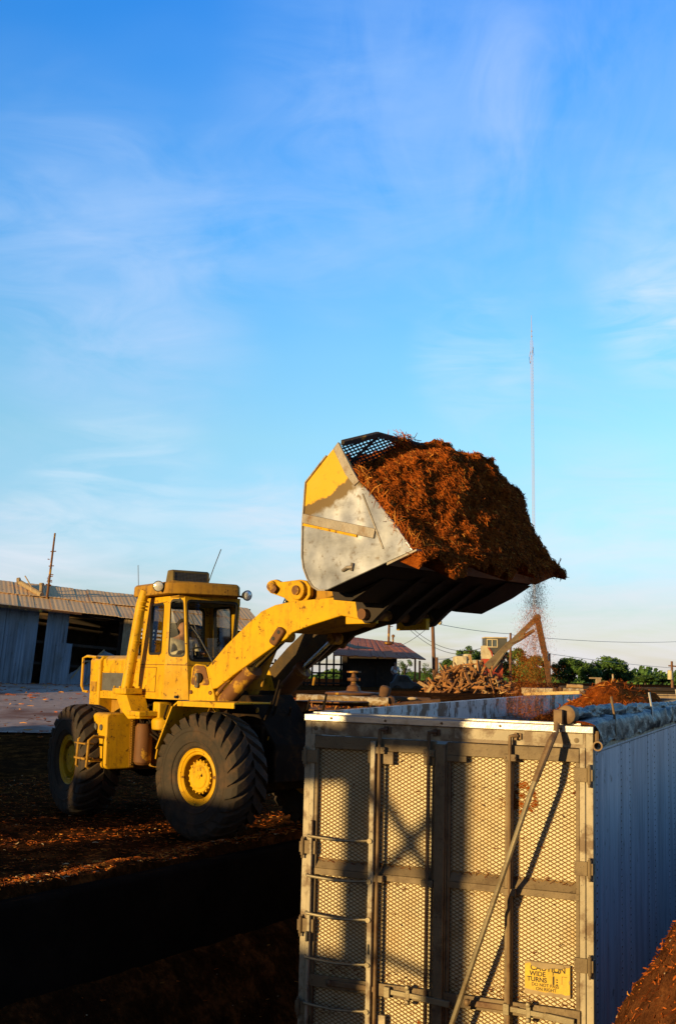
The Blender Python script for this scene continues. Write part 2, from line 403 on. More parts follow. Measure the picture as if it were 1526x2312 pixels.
m = MB(); m.tube([(.54, .03, 2.30), (.535, -.02, 2.40), (.515, -.22, 2.72), (.51, -.345, 2.86)], .011, 6); m.box(.50, .55, .0, .07, 2.26, 2.32)
m.tube([(.512, -.22, 2.70), (.512, -.30, 2.90), (.512, -.36, 3.02)], .009, 6); m.build('wiper', M['grey_panel'], cab)
# interior: seat, console, wheel, rear wall lining
m = MB(); m.box(-.50, .02, -.32, .22, 2.05, 2.26); m.box(-.58, -.46, -.32, .22, 2.2, 2.85); m.build('seat', M['interior'], cab, bevel=.04)
m = MB(); m.box(.18, .40, -.25, .30, 1.85, 2.42); m.box(-.35, .2, .30, .50, 1.85, 2.36); m.box(-.62, .40, -.50, .50, 1.82, 1.86)
m.box(-.60, .43, -.50, .50, 3.20, 3.27); m.tube([(.15, .34, 2.36), (.10, .33, 2.62)], .016, 6); m.ball((.10, .33, 2.64), .03)
m.tube([(.05, .38, 2.36), (.02, .36, 2.58)], .016, 6); m.ball((.02, .36, 2.6), .03)
m.build('console', M['interior'], cab, bevel=.02)
m = MB(); m.lathe([(.19, -.014), (.205, 0), (.19, .014), (.176, 0), (.19, -.014)], (.13, -.05, 2.50), (-.35, 0, 1), 24); m.tube([(.13, -.05, 2.5), (.25, -.05, 2.25)], .025, 8)
m.beam((.13, -.24, 2.5), (.13, .14, 2.5), .02, .012); m.build('steering_wheel', M['interior'], cab)
# roof with lights, cooler and whip
m = MB()
def roofring(z, k): return [Vector((x*1.0, y*k, z)) for x, y in ((-.74, -.70), (-.70, -.74), (.50, -.74), (.66, -.50), (.66, .34), (.52, .44), (-.70, .52), (-.74, .48))]
r0, r1, r2 = roofring(3.32, 1), roofring(3.465, .99), [Vector((p.x*.95, p.y*.95, 3.50)) for p in roofring(0, 1)]
vs = r0+r1+r2; n8 = 8
m.add(vs, [tuple(range(7, -1, -1))] + [(i*8+k, i*8+(k+1) % 8, (i+1)*8+(k+1) % 8, (i+1)*8+k) for i in range(2) for k in range(8)] + [tuple(range(16, 24))])
m.box(-.66, .50, -.56, .42, 3.28, 3.34)
m.box(.36, .50, -.66, -.52, 3.49, 3.515)
roof = m.build('roof', M['yellow_dirty'], LO, bevel=.018, seg=2)
m = MB(); m.prism([(.06, 3.49), (.30, 3.49), (.30, 3.675), (.27, 3.69), (.13, 3.69)], -.58, .03, 'xz')
ac = m.build('roof_cooler', M['olive'], roof, bevel=.02)
m = MB(); m.holed([(.306, -.57, 3.51), (.306, .02, 3.51), (.306, .02, 3.665), (.306, -.57, 3.665)], [[(.306, -.545, 3.53), (.306, -.545, 3.65), (.306, -.005, 3.65), (.306, -.005, 3.53)]], (.012, 0, 0))
m.build('grille_frame', M['olive'], ac, False)
m = MB(); m.box(.301, .306, -.55, .0, 3.525, 3.655)
m.cur = 1
for k in range(6): m.box(.31, .316, -.55, .0, 3.535+k*.02, 3.541+k*.02)
for k in range(24): m.box(.308, .313, -.545+k*.023, -.541+k*.023, 3.525, 3.655)
m.build('grille', [M['black'], M['grey_panel']], ac, False)
def worklight(c, d):
    d = Vector(d).normalized()
    m = MB(); m.lathe([(.02, -.10), (.05, -.085), (.075, -.03), (.080, 0), (.070, .004)], c, d, 20)
    m.tube([Vector(c)-d*.06, Vector(c)-d*.10+Vector((-.03, 0, -.03)), Vector(c)-d*.14+Vector((-.06, 0, -.02))], .018, 6)
    w = m.build('work_light', M['black'], roof)
    m = MB(); m.lathe([(.071, .0), (.05, .012), (.02, .018), (.0005, .02)], c, d, 20); m.build('lens', M['lamp'], w)
worklight((.36, -.82, 3.425), (.85, -.5, -.1)); worklight((.70, .47, 3.34), (.95, .1, -.1))
m = MB(); m.tube([(-.2, .25, 3.5), (-.1, .30, 3.78), (.02, .36, 4.08)], .007, 5); m.build('whip_aerial', M['black'], roof)
m = MB(); m.tube([(-2.3, .1, 2.44), (-2.42, .12, 3.2), (-2.6, .15, 4.0)], .006, 5); m.build('rear_whip_aerial', M['grey_panel'], LO)
# --- front frame
m = MB(FX)
for s in (-1, 1):
    y0 = s*.66; y1 = s*.56; tw = MB(FX)
    tw.prism([(.62, 1.25), (1.22, 1.25), (1.17, 1.83), (1.02, 2.22), (.94, 2.30), (.74, 2.32), (.66, 2.26), (.63, 1.84)], min(y0, y1), max(y0, y1), 'xz'); tw.build('loader_tower', M['yellow'], LO, bevel=.015)
m.box(.2, 1.95, -.5, .5, .75, 1.5); m.box(1.25, 1.92, -.75, .75, .62, 1.05); m.box(.55, 1.3, -.52, .52, 1.4, 1.95)
m.prism([(1.2, 1.3), (2.0, .75), (2.15, .75), (2.15, 1.25), (1.6, 1.9), (1.2, 1.9)], -.45, .45, 'xz')
ff = m.build('front_chassis', M['grease'], LO, bevel=.02)
m = MB(FX); m.prism(rounded([(.66, 0, 1.86), (1.0, 0, 1.86), (.96, 0, 2.28), (.72, 0, 2.29)], .05) and [(p.x, p.z) for p in rounded([(.67, 0, 2.02), (1.06, 0, 2.02), (.96, 0, 2.29), (.72, 0, 2.30)], .06)], -.672, -.662, 'xz')
m.build('greasy_pivot_plate', M['rusty_paint'], ff)
m = MB(FX); p = [(q.x, q.z) for q in rounded([(.775, 0, 1.98), (.85, 0, 1.98), (.85, 0, 2.19), (.775, 0, 2.19)], .037)]
m.prism(p, -.70, -.672, 'xz'); m.build('pin_lock', M['grey_panel'], ff, bevel=.006)
m = MB(FX); m.box(.80, .825, -.704, -.70, 2.02, 2.15); m.build('pin_slot', M['rusty_paint'], ff)
m = MB(FX)
for x, z in ((.68, 1.92), (1.08, 1.92)): m.lathe([(.028, 0), (.028, .02), (.001, .022)], (x, -.66, z), (0, -1, 0), 10)
m.split('bolt', M['rusty_paint'], ff)
# hitch between the halves
m = MB(); m.lathe([(.16, -.55), (.16, .55)], (0, 0, 1.15), (0, 0, 1), 16, True); m.box(-.5, .25, -.3, .3, .85, 1.5); m.build('articulation_hinge', M['grease'], LO)
m = MB(FX); m.tube([(-.1, -.62, 1.42), (.25, -.60, 1.42)], .05, 10); m.split('steering_cylinder', M['chrome'], LO)
m = MB(FX); m.tube([(.2, -.60, 1.42), (.95, -.57, 1.42)], .075, 12); m.build('steering_barrel', M['yellow_dirty'], LO)
# white filter housing and yellow clutter below cab
m = MB(); m.box(-.02, .2, -.66, -.45, 1.52, 1.76); m.lathe([(.16, 0), (.17, .14), (.13, .18)], (.12, -.55, 1.36), (0, 0, 1), 14, True); m.build('valve_block', M['yellow'], LO, bevel=.02)
# fenders
for s in (-1, 1):
    m = MB(FX)
    path = [(2.28, 1.80), (1.18, 1.79), (1.10, 1.74), (.80, 1.16), (.77, 1.02)]
    for k in range(4):
        (xa, za), (xb, zb) = path[k], path[k+1]
        d = Vector((xb-xa, 0, zb-za)).normalized(); nn = Vector((-d.z, 0, d.x))*-.022
        y0, y1 = s*1.34, s*.68
        A = [Vector((xa, y0, za)), Vector((xa, y1, za)), Vector((xb, y1, zb)), Vector((xb, y0, zb))]
        m.hexa([p for p in A]+[p+nn for p in A])
    m.box(1.18, 2.28, s*1.34-.012, s*1.34+.012, 1.745, 1.815)
    for q in ((1.10, 1.74, .80, 1.16), ): m.beam((q[0], s*1.34, q[1]), (q[2], s*1.34, q[3]), .024, .07, (0, 1, 0))
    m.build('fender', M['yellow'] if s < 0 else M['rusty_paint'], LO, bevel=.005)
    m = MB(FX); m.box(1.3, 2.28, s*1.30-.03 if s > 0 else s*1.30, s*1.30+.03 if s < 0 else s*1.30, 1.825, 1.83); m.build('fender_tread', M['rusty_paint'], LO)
# --- lift arms
arm = [(.66, 2.06), (.70, 2.22), (.84, 2.26), (.996, 2.28), (1.345, 2.576), (1.772, 2.875), (2.022, 3.032), (2.271, 3.11), (2.598, 3.150), (3.073, 3.170), (3.40, 3.185), (3.62, 3.15), (3.95, 3.02), (4.02, 2.93), (3.9, 2.86), (3.70, 2.90), (3.459, 2.945), (2.926, 2.828), (2.60, 2.74), (2.50, 2.66), (2.36, 2.60), (2.127, 2.486), (1.539, 2.185), (1.192, 1.985), (.84, 1.93), (.70, 1.97)]
for s in (-1, 1):
    m = MB(FX); y0, y1 = sorted((s*.65, s*.57)); m.prism(arm, y0, y1, 'xz')
    a = m.build('lift_arm', M['yellow'] if s < 0 else M['arm_shade'], LO, bevel=.012)
    m = MB(FX); pl = [(p.x, p.z) for p in rounded([(2.22, 0, 2.62), (2.34, 0, 2.55), (2.52, 0, 2.76), (2.40, 0, 2.83)], .05)]
    m.prism(pl, min(s*.652, s*.71), max(s*.652, s*.71), 'xz'); pb = m.build('pin_boss', M['rusty_paint'], a, bevel=.015)
    m = MB(FX)
    for x, z in ((2.325, 2.66), (2.42, 2.745)): m.lathe([(.026, 0), (.026, .008), (.001, .008)], (x, s*.71, z), (0, s, 0), 12)
    m.split('bolt', M['black'], pb)
    # lift cylinder
    b0, b1, b2 = Vector((1.10, s*.50, 1.72)), Vector((1.76, s*.50, 2.27)), Vector((2.36, s*.50, 2.70))
    m = MB(FX); d = (b1-b0).normalized(); m.tube([b0-d*.1, b0, b1-d*.1, b1-d*.09, b1], [.09, .115, .115, .135, .135], 18)
    m.tube([b0+Vector((.0, s*.09, .12)), b0+Vector((.05, s*.10, .19)), b1+Vector((-.14, s*.10, .05)), b1+Vector((-.02, s*.02, .12))], .026, 8)
    cyl = m.build('lift_cylinder', M['rusty_paint'], LO)
    m = MB(FX); m.tube([b1, b2], .052, 14); m.build('rod', M['chrome'], cyl)
    m = MB(FX); m.lathe([(.085, -.09), (.085, .09)], b2, (0, 1, 0), 16, True); m.build('rod_eye', M['rusty_paint'], cyl)
m = MB(FX); m.lathe([(.13, -.57), (.13, .57)], (2.95, 0, 2.98), (0, 1, 0), 18, True); m.prism([(2.2, 2.75), (2.7, 2.82), (3.2, 2.97), (3.2, 3.1), (2.5, 3.05)], -.57, .57, 'xz')
m.build('arm_crossmember', M['yellow_dirty'], LO, bevel=.01)
m = MB(FX); m.lathe([(.07, -.70), (.07, .70)], (.86, 0, 2.12), (0, 1, 0), 16, True); m.build('arm_pivot_pin', M['grease'], LO)
# tilt lever, tilt cylinder, bucket link
m = MB(FX)
lev = [(1.90, 3.40), (1.95, 3.47), (2.05, 3.48), (2.15, 3.44), (2.50, 3.46), (2.62, 3.44), (2.70, 3.36), (2.70, 3.24), (2.60, 3.13), (2.40, 3.10), (2.22, 3.22), (2.05, 3.27), (1.94, 3.30)]
for y in (-.42, .30): m.prism(lev, y, y+.07, 'xz')
m.lathe([(.13, -.49), (.13, .40)], (2.52, 0, 3.31), (0, 1, 0), 20, True); m.lathe([(.075, -.47), (.075, .40)], (2.0, 0, 3.385), (0, 1, 0), 16, True)
lv = m.build('tilt_lever', M['yellow'], LO, bevel=.012)
m = MB(FX); m.lathe([(.065, 0), (.065, .03), (.001, .031)], (2.52, -.49, 3.31), (0, -1, 0), 18)
pl = [(p.x, p.z) for p in rounded([(1.93, 0, 3.38), (2.02, 0, 3.45), (2.15, 0, 3.35), (2.07, 0, 3.27)], .04)]; m.prism(pl, -.485, -.47, 'xz'); m.split('pin_cap', M['rusty_paint'], lv)
m = MB(FX); m.tube([(2.0, -.05, 3.36), (1.70, -.05, 2.75)], .05, 12); tr = m.build('tilt_rod', M['chrome'], LO)
m = MB(FX); m.tube([(1.74, -.05, 2.82), (1.15, -.05, 1.75)], [.12, .11], 16); m.build('tilt_cylinder', M['yellow_dirty'], LO)
m = MB(FX)
for y in (-.30, .20): m.prism([(2.55, 3.22), (2.62, 3.40), (2.95, 3.46), (3.75, 3.66), (3.80, 3.50), (3.1, 3.26), (2.8, 3.17)], y, y+.09, 'xz')
m.build('bucket_link', M['yellow_dirty'], LO, bevel=.015)
m = MB(FX)
for k in range(7):
    s = random.choice((-1, 1)); y = s*random.uniform(.15, .5); x = random.uniform(1.2, 1.9)
    a, c = Vector((x, y, random.uniform(1.1, 1.6))), Vector((x+random.uniform(.4, .7), y*.8, random.uniform(1.7, 2.3)))
    m.tube([a.lerp(c, t/8)+Vector((.05, 0, -.22))*math.sin(math.pi*t/8) for t in range(9)], random.uniform(.012, .02), 6)
m.build('hydraulic_hose', M['grease'], LO)
m = MB(FX)
for (x, y, z) in ((1.75, -.42, 1.62), (1.98, -.42, 1.25), (1.72, -.3, 2.02), (2.02, .42, 2.05)):
    m.tube([(x, y, z), (x+.04, y-.02, z+.09), (x+.05, y-.02, z+.11)], [.016, .022, .014], 8)
m.split('hose_fitting', M['yellow_dirty'], LO)
# --- wheels
TR, TWd, ZC = .84, .62, .84
def tyre_mesh():
    m = MB(); hw = TWd/2
    prof = [(.355, -.22), (.40, -.27), (.50, -.305), (.62, -.31), (.70, -.29), (.755, -.25), (.785, -.18), (.798, 0), (.785, .18), (.755, .25), (.70, .29), (.62, .31), (.50, .305), (.40, .27), (.355, .22)]
    m.lathe(prof, (0, 0, 0), (0, 1, 0), 56)
    for rr in (.46, .60):
        for s in (-1, 1): m.lathe([(rr-.012, s*(.296 if rr < .5 else .309)), (rr, s*(.304 if rr < .5 else .316)), (rr+.012, s*(.30 if rr < .5 else .309))], (0, 0, 0), (0, 1, 0), 56)
    nl = 24
    base = [(.798, 0), (.792, .10), (.785, .18), (.757, .25), (.715, .288), (.66, .306)]
    for s in (-1, 1):
        for k in range(nl):
            a0 = 2*math.pi*(k+(.5 if s > 0 else 0))/nl
            L = []; Rr = []; top = []
            vs = []
            for i, (r, y) in enumerate(base):
                t = i/(len(base)-1); a = a0 + .40*t**.8*1.0; w = .094+.022*t; ht = (.045, .047, .050, .052, .040, .006)[i]
                for da, rr, yy in ((-w, r-.01, y), (-w*.72, r+ht*(1-.25*t), y+ht*.55*t), (w*.72, r+ht*(1-.25*t), y+ht*.55*t), (w, r-.01, y)):
                    vs.append((rr*math.cos(a+da), s*yy, rr*math.sin(a+da)))
            fs = []
            for i in range(len(base)-1):
                for j in range(3): fs.append((i*4+j, i*4+j+1, (i+1)*4+j+1, (i+1)*4+j))
            fs += [(0, 1, 2, 3), tuple(len(base)*4-4+j for j in (3, 2, 1, 0))]
            m.add(vs, fs)
    return m
wheel0 = None
def rim_mesh():
    m = MB()
    m.lathe([(.350, .235), (.372, .25), (.375, .232), (.362, .222), (.352, .236), (.335, .24), (.320, .222), (.300, .232), (.286, .218), (.282, .12), (.278, .06)], (0, 0, 0), (0, 1, 0), 48)
    m.lathe([(.372, -.25), (.34, -.22), (.30, -.1), (.28, .1)], (0, 0, 0), (0, 1, 0), 32)
    return m
def hub_mesh():
    m = MB(); m.lathe([(.24, -.10), (.235, -.02), (.215, .035), (.205, .15), (.205, .19), (.195, .202), (.155, .204), (.150, .212), (.001, .214)], (0, 0, 0), (0, 1, 0), 36)
    for k in range(20):
        a = 2*math.pi*k/20
        m.lathe([(.014, 0), (.014, .022), (.001, .023)], (.212*math.cos(a), .168, .212*math.sin(a)), (0, 1, 0), 6)
    m.lathe([(.150, .208), (.140, .216), (.128, .210)], (0, 0, 0), (0, 1, 0), 36)
    m.lathe([(.03, .21), (.03, .222), (.001, .223)], (0, 0, 0), (0, 1, 0), 12)
    return m
rim_o = rim_mesh().build('wheel', M['yellow'], LO); tyre_o = tyre_mesh().build('tyre', M['rubber'], rim_o, angle=28); hub_o = hub_mesh().build('hub', M['yellow'], rim_o)
m = MB(); m.lathe([(.279, .07), (.277, -.09), (.20, -.10), (.001, -.10)], (0, 0, 0), (0, 1, 0), 40); well_o = m.build('rim_well', M['grease'], rim_o)
m = MB(); m.lathe([(.018, 0), (.018, .004), (.001, .004)], (-.06, .214, .02), (0, 1, 0), 10); plug_o = m.build('plug', M['grease'], hub_o)
spots = [(FX @ T3(AX, -1.07, ZC) @ Matrix.Rotation(math.pi, 4, 'Z')), FX @ T3(AX, 1.07, ZC), T3(-AX, -1.07, ZC) @ Matrix.Rotation(math.pi, 4, 'Z'), T3(-AX, 1.07, ZC)]
for k, w in enumerate(spots):
    w = w @ Matrix.Rotation(.6*k, 4, 'Y')
    if k == 0: rim_o.matrix_local = w
    else:
        a = rim_o.copy(); COL.objects.link(a); a.parent = LO; a.matrix_local = w
        for ch in (tyre_o, hub_o, well_o):
            b = ch.copy(); COL.objects.link(b); b.parent = a
m = MB(FX); m.tube([(AX, -.85, ZC), (AX, .85, ZC)], .16, 16); m.tube([(AX, -1.0, ZC), (AX, -.6, ZC)], .24, 16); m.tube([(AX, 1.0, ZC), (AX, .6, ZC)], .24, 16); m.ball((AX, 0, ZC), .3, 14, 8)
m.build('front_axle', M['grease'], LO)
m = MB(); m.tube([(-AX, -.85, ZC), (-AX, .85, ZC)], .16, 16); m.tube([(-AX, -1.0, ZC), (-AX, -.6, ZC)], .24, 16); m.tube([(-AX, 1.0, ZC), (-AX, .6, ZC)], .24, 16); m.ball((-AX, 0, ZC), .3, 14, 8)
m.build('rear_axle', M['grease'], LO)
# --- bucket
BW, BF = 1.6, 1.5
side = [(5.354, 3.579), (4.08, 3.18), (3.96, 3.185), (3.87, 3.23), (3.79, 3.32), (3.715, 3.46), (3.688, 3.60), (3.685, 4.01), (3.72, 4.50), (4.05, 4.79), (4.23, 4.935), (4.28, 4.85), (4.46, 4.59), (4.57, 4.42), (4.74, 4.27), (5.13, 3.86)]
shellp = [(5.354, 3.579), (4.72, 3.38), (4.08, 3.18), (3.96, 3.185), (3.87, 3.23), (3.79, 3.32), (3.715, 3.46), (3.688, 3.60), (3.685, 4.01), (3.72, 4.50), (3.90, 4.585), (4.04, 4.64)]
m = MB(FX)
inn = []
for i, (x, z) in enumerate(shellp):
    a = Vector(shellp[max(i-1, 0)]); b = Vector(shellp[min(i+1, len(shellp)-1)]); d = (b-a).normalized(); inn.append((x+d.y*.035, z-d.x*.035))
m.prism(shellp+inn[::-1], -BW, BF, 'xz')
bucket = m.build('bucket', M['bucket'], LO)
for s in (-1, 1):
    m = MB(FX); nseg = []
    y0, y1 = (-BW-.03, -BW) if s < 0 else (BF, BF+.03)
    m.prism(side, y0, y1, 'xz'); sp_ = m.build('side_plate', M['bucket_side'], bucket, bevel=.008)
    if s < 0:
        m = MB(FX)
        m.beam((3.70, -1.64, 4.06), (4.82, -1.64, 3.80), .04, .115, (0, 0, 1)); m.beam((4.62, -1.635, 4.28), (4.94, -1.635, 3.62), .02, .02, (0, 1, 0))
        m.build('stiffener', M['bucket_edge'], sp_, bevel=.006); m = MB(FX); m.beam((3.70, -1.635, 3.985), (4.55, -1.635, 3.79), .03, .03, (0, 0, 1)); m.build('stiffener_flange', M['yellow'], sp_); m = MB(FX)
        m.prism([(4.16, 4.86), (4.24, 4.935), (4.46, 4.59), (4.57, 4.43), (4.50, 4.38), (4.36, 4.53)], -1.65, -1.63, 'xz')
        m.build('stiffener', M['bucket_edge'], sp_, bevel=.006)
        m = MB(FX); m.tube([(4.34, -1.64, 3.40), (4.42, -1.66, 3.43), (4.50, -1.65, 3.43)], .022, 7); m.tube([(4.48, -1.65, 3.39), (4.50, -1.66, 3.48)], .016, 6); m.build('bent_hook', M['bucket_edge'], sp_)
        m = MB(FX)
        for i in range(len(side)-1):
            if i in (0, ) or i >= 9: continue
            m.beam((side[i][0], -1.637, side[i][1]), (side[i+1][0], -1.637, side[i+1][1]), .016, .028, (0, 1, 0))
        m.build('edge_weld', M['bucket_edge'], sp_)
m = MB(FX); m.prism([(5.40, 3.592), (4.98, 3.462), (4.98, 3.432), (5.40, 3.572)], -BW-.02, BF+.02, 'xz'); m.build('cutting_edge', M['bucket_edge'], bucket)
m = MB(FX)    # hinge ears and ribs under the floor
for y in (-.62, -.18, .18, .62):
    m.prism([(3.70, 3.5), (3.88, 3.22), (4.08, 3.17), (4.75, 3.37), (4.5, 3.22), (4.2, 3.03), (3.98, 2.86), (3.86, 2.84), (3.74, 2.95), (3.66, 3.3)], y-.04, y+.04, 'xz')
for y in (1.25, ): m.prism([(3.70, 3.5), (3.88, 3.22), (4.08, 3.17), (4.9, 3.42), (4.6, 3.26), (4.1, 3.06), (3.86, 3.10)], y-.3, y+.3, 'xz')
m.prism([(3.70, 3.5), (3.88, 3.22), (4.08, 3.17), (4.6, 3.33), (4.1, 3.08), (3.82, 3.10)], -1.2, .9, 'xz')
m.split('hinge_ear', M['bucket'], bucket)
m = MB(FX); m.lathe([(.07, -.75), (.07, .75)], (3.88, 0, 2.95), (0, 1, 0), 14, True); m.build('hinge_pin', M['rusty_paint'], bucket)
m = MB(FX); m.box(3.45, 3.95, -.555, -.50, 2.84, 2.98); m.box(3.5, 4.0, .42, .50, 2.80, 2.95); m.split('yellow_ear', M['yellow'], bucket, bevel=.01)
# spill guard with expanded mesh
def G(y, z): return (4.03+(z-4.6)*.6, y, z)
m = MB(FX)
pts = [(-1.56, 4.935), (-1.03, 5.115), (.95, 5.115), (1.46, 4.935)]
for a, b in zip(pts, pts[1:]): m.beam(G(*a), G(*b), .06, .065, (.5, 0, 1))
guard = m.build('spill_guard', M['dark_guard'], bucket, bevel=.006)
m = MB(FX)
def inside(u, w):
    y = -1.55+u; z = 4.60+w*.857
    if z > 5.10 or y > 1.45: return False
    return z < 4.92+(.175*(1.55-abs(y))/.53 if abs(y) > 1.02 else .175)
nrm = Vector((.6, 0, 1)).normalized()
diamond_mesh(m, G(-1.55, 4.60), (0, 1, 0), nrm, 3.1, .60, .10, .052, .017, .012, inside)
m.build('guard_mesh', M['black'], guard, False)
m = MB(FX); m.beam(G(-1.38, 4.62), G(-1.02, 5.09), .03, .02, (1, 0, 0)); m.beam(G(1.3, 4.62), G(.95, 5.09), .03, .02, (1, 0, 0)); m.beam(G(0, 4.62), G(0, 5.09), .03, .02, (1, 0, 0)); m.split('guard_strut', M['black'], guard)

# --- bark load in the bucket
LM = LO.matrix_world @ FX
def sm(a, b, x):
    t = max(0., min(1., (x-a)/(b-a))); return t*t*(3-2*t)
EH = Vector((1.124, 0, -1.351)); NH = Vector((.769, 0, .64))
def fb(x, y, z, o=5): return mnoise.fractal(Vector((x, y, z)), .8, 2.1, o)
def heapH(y, v):
    k = sm(0, .35, v); a = -1.10-.54*k; left = max(0, min(1, (y-a)/(1.15)))**(1.25-.3*k); yr = .62-1.0*sm(.50, 1.0, v); right = 1-.95*max(0, min(1, (y-yr+.08)/(1.5-yr)))
    pu = left*(.22+.78*right)
    pv = (.54+.46*sm(0, .22, v))*(1-.66*sm(.36, 1.06, v))
    h = .57*pu*pv
    h -= .30*(1-sm(-1.5, -.70, y))*(1-sm(.02, .36, v))
    h += .13*math.exp(-((y-1.42)/.14)**2 - ((v-.32)/.16)**2)
    return h
def heapP(y, v, k=1):
    vv = min(v, 1.0)
    p = Vector((4.23, y, 4.93)) + EH*vv + NH*(heapH(y, vv)-.03)
    if v > 1.0: p += Vector((.075, 0, 0))*min(1, (v-1.0)/.025) + Vector((-.05, 0, -1.5))*(v-1.0)*max(.05, .62+1.3*fb(y*1.6, 3, 1)-.35*sm(.2, 1.2, y))
    d = .10*fb(p.x*1.7, p.y*1.7, p.z*1.7) + .07*(1-.6*sm(.3, 1, y))*fb(p.x*5, p.y*5, p.z*5) + .03*fb(p.x*14, p.y*14, p.z*14)
    ed = min(1, (y+1.62)/.25, (1.56-y)/.25)
    return p + NH*d*(.35+.65*max(0, ed))
nu, nv = 130, 90
m = MB(LM.copy()); vs = []; V0, V1 = -.05, 1.17
for i in range(nu+1):
    for j in range(nv+1): vs.append(heapP(-1.57+3.06*i/nu, V0+(V1-V0)*j/nv))
fs = [(i*(nv+1)+j, (i+1)*(nv+1)+j, (i+1)*(nv+1)+j+1, i*(nv+1)+j+1) for i in range(nu) for j in range(nv)]
n0 = len(vs)   # close it below, inside the bucket
ring_ = [i*(nv+1) for i in range(nu+1)] + [nu*(nv+1)+j for j in range(1, nv+1)] + [i*(nv+1)+nv for i in range(nu-1, -1, -1)] + [j for j in range(nv-1, 0, -1)]
low = []
for r in ring_:
    p = vs[r].copy(); q = Vector((4.35, p.y*.96, 3.75)); low.append(p.lerp(q, .55))
vs += low
nr = len(ring_)
fs += [(ring_[k], ring_[(k+1) % nr], n0+(k+1) % nr, n0+k) for k in range(nr)] + [tuple(n0+k for k in range(nr))]
m.add(vs, fs)
load = m.build('bark_load', M['bark'], None, angle=60)
tag(load, 'heaped load of red shredded bark spilling from the raised loader bucket', 'bark')
m = MB(LM.copy())
def rdir(): return Vector((random.gauss(0, 1), random.gauss(0, 1), random.gauss(0, 1)))
for k in range(24000):
    y = random.uniform(-1.58, 1.48); v = random.uniform(-.03, 1.16)
    p = heapP(y, v); d = rdir(); d -= NH*d.dot(NH)*random.uniform(.3, .95); d += EH*random.uniform(0, .9)
    ln = random.choice((.03, .04, .05, .06, .07, .09)); 
    if random.random() < .02: ln *= 1.8
    m.cur = random.choices((0, 1, 2), (.38, .56, .06))[0]
    m.sliver(p+NH*random.uniform(-.005, .025), d, ln, random.uniform(.0025, .0075))
for k in range(900):     # fringe hanging over the lip and the near side
    y = random.uniform(-1.6, 1.5)
    t = random.random()
    if random.random() < .6: p = Vector((5.36, y, 3.60)) + Vector((random.uniform(-.05, .06), 0, random.uniform(-.10, .08)))
    else: p = Vector((4.46, -1.6, 4.6)).lerp(Vector((5.354, -1.6, 3.60)), t) + Vector((random.uniform(-.02, .08), random.uniform(-.04, .06), random.uniform(-.05, .08)))
    m.cur = random.choices((0, 1, 2), (.2, .6, .2))[0]
    m.sliver(p, Vector((random.gauss(.2, .5), random.gauss(0, .5), random.gauss(-.7, .5))), random.uniform(.06, .22), random.uniform(.003, .008))
st = m.build('bark_strands', [M['strand_dark'], M['strand_mid'], M['strand_light']], load, False); tag(st, kind='stuff')
# bark caught on the guard
m = MB(LM.copy())
for k in range(260):
    y = random.gauss(-.52, .12); z = 5.07+random.gauss(0, .06); p = Vector(G(y, z))+Vector((random.uniform(-.02, .06), 0, .0))
    m.cur = random.choices((0, 1, 2), (.5, .45, .05))[0]; m.sliver(p, rdir()+Vector((0, .3, -.4)), random.uniform(.06, .18), random.uniform(.003, .008))
cl = m.build('caught_bark', [M['strand_dark'], M['strand_mid'], M['strand_light']], load, False)

# ------------------------------------------------------------------ open top trailer, seen from its doors
TM = T3(-.249, 10.272, 1.855) @ Matrix.Rotation(-.398, 4, 'Z') @ Matrix.Rotation(.011, 4, 'Y') @ Matrix.Rotation(.008, 4, 'X')
M['tr_frame'] = worn('chipped_white_frame', (.46, .39, .27), (.18, .12, .07), (.06, .04, .03), 5, .48, .58, .55, 0, .006, .25, 30, lo2=.64, hi2=.68)
M['tr_brown'] = worn('grimy_steel', (.23, .165, .09), (.13, .085, .045), (.045, .03, .02), 5, .5, .62, .6, .1, .006, .3, 40, lo2=.62, hi2=.7)
M['tr_header'] = worn('grimy_white_header', (.52, .43, .29), (.20, .14, .085), (.07, .05, .03), 3.5, .43, .54, .5, 0, .006, .3, 38, lo2=.60, hi2=.66)
M['tr_rail'] = worn('aluminium_rail', (.62, .60, .57), (.40, .36, .30), None, 6, .55, .7, .35, .55, .004, .15)
M['tr_back'] = worn('pale_door_sheet', (.74, .66, .45), (.46, .34, .18), None, 2.2, .5, .75, .6, 0, .004, .15)
M['tr_mesh'] = worn('dirty_door_mesh', (.30, .165, .04), (.16, .085, .022), None, 5, .5, .7, .6, .1, .003, .3)
M['tr_rod'] = worn('rusty_lock_rod', (.22, .14, .07), (.12, .06, .03), None, 8, .5, .65, .6, .2, .004, .3)
M['tr_pipe'] = worn('galvanised_pipe', (.30, .25, .16), (.17, .12, .065), None, 6, .5, .7, .45, .4, .004, .2)
def side_sheet():
    m, nt, _, L = newmat('white_side_sheet')
    v = coords(nt, (1, 1, .12)); v2 = coords(nt)
    n1 = noise(nt, v, 5, 5, .6); n2 = noise(nt, v2, 7, 7, .7); n3 = noise(nt, coords(nt, (1, 2.2, .06)), 3.2, 3, .5)
    c = mix(nt, ramp(nt, n1, [(.4, 0.), (.7, 1.)]), (.82, .85, .92), (.46, .47, .52))
    c = mix(nt, ramp(nt, n2, [(.60, 0.), (.70, 1.)]), c, (.30, .27, .25))
    finish(nt, c, .30, .35, n3, .10, .6); return m
M['side'] = side_sheet()
M['inside'] = worn('scuffed_inner_wall', (.36, .35, .33), (.16, .12, .09), (.08, .05, .035), 3, .48, .6, .6, .1, .01)
M['tarp'] = worn('dusty_black_tarp', (.030, .031, .036), (.07, .066, .062), None, 5, .45, .7, .42, 0, .03, .3, spec=.5)
M['sign_y'] = worn('faded_yellow_sticker', (.74, .48, .05), (.60, .38, .06), None, 9, .5, .7, .6)
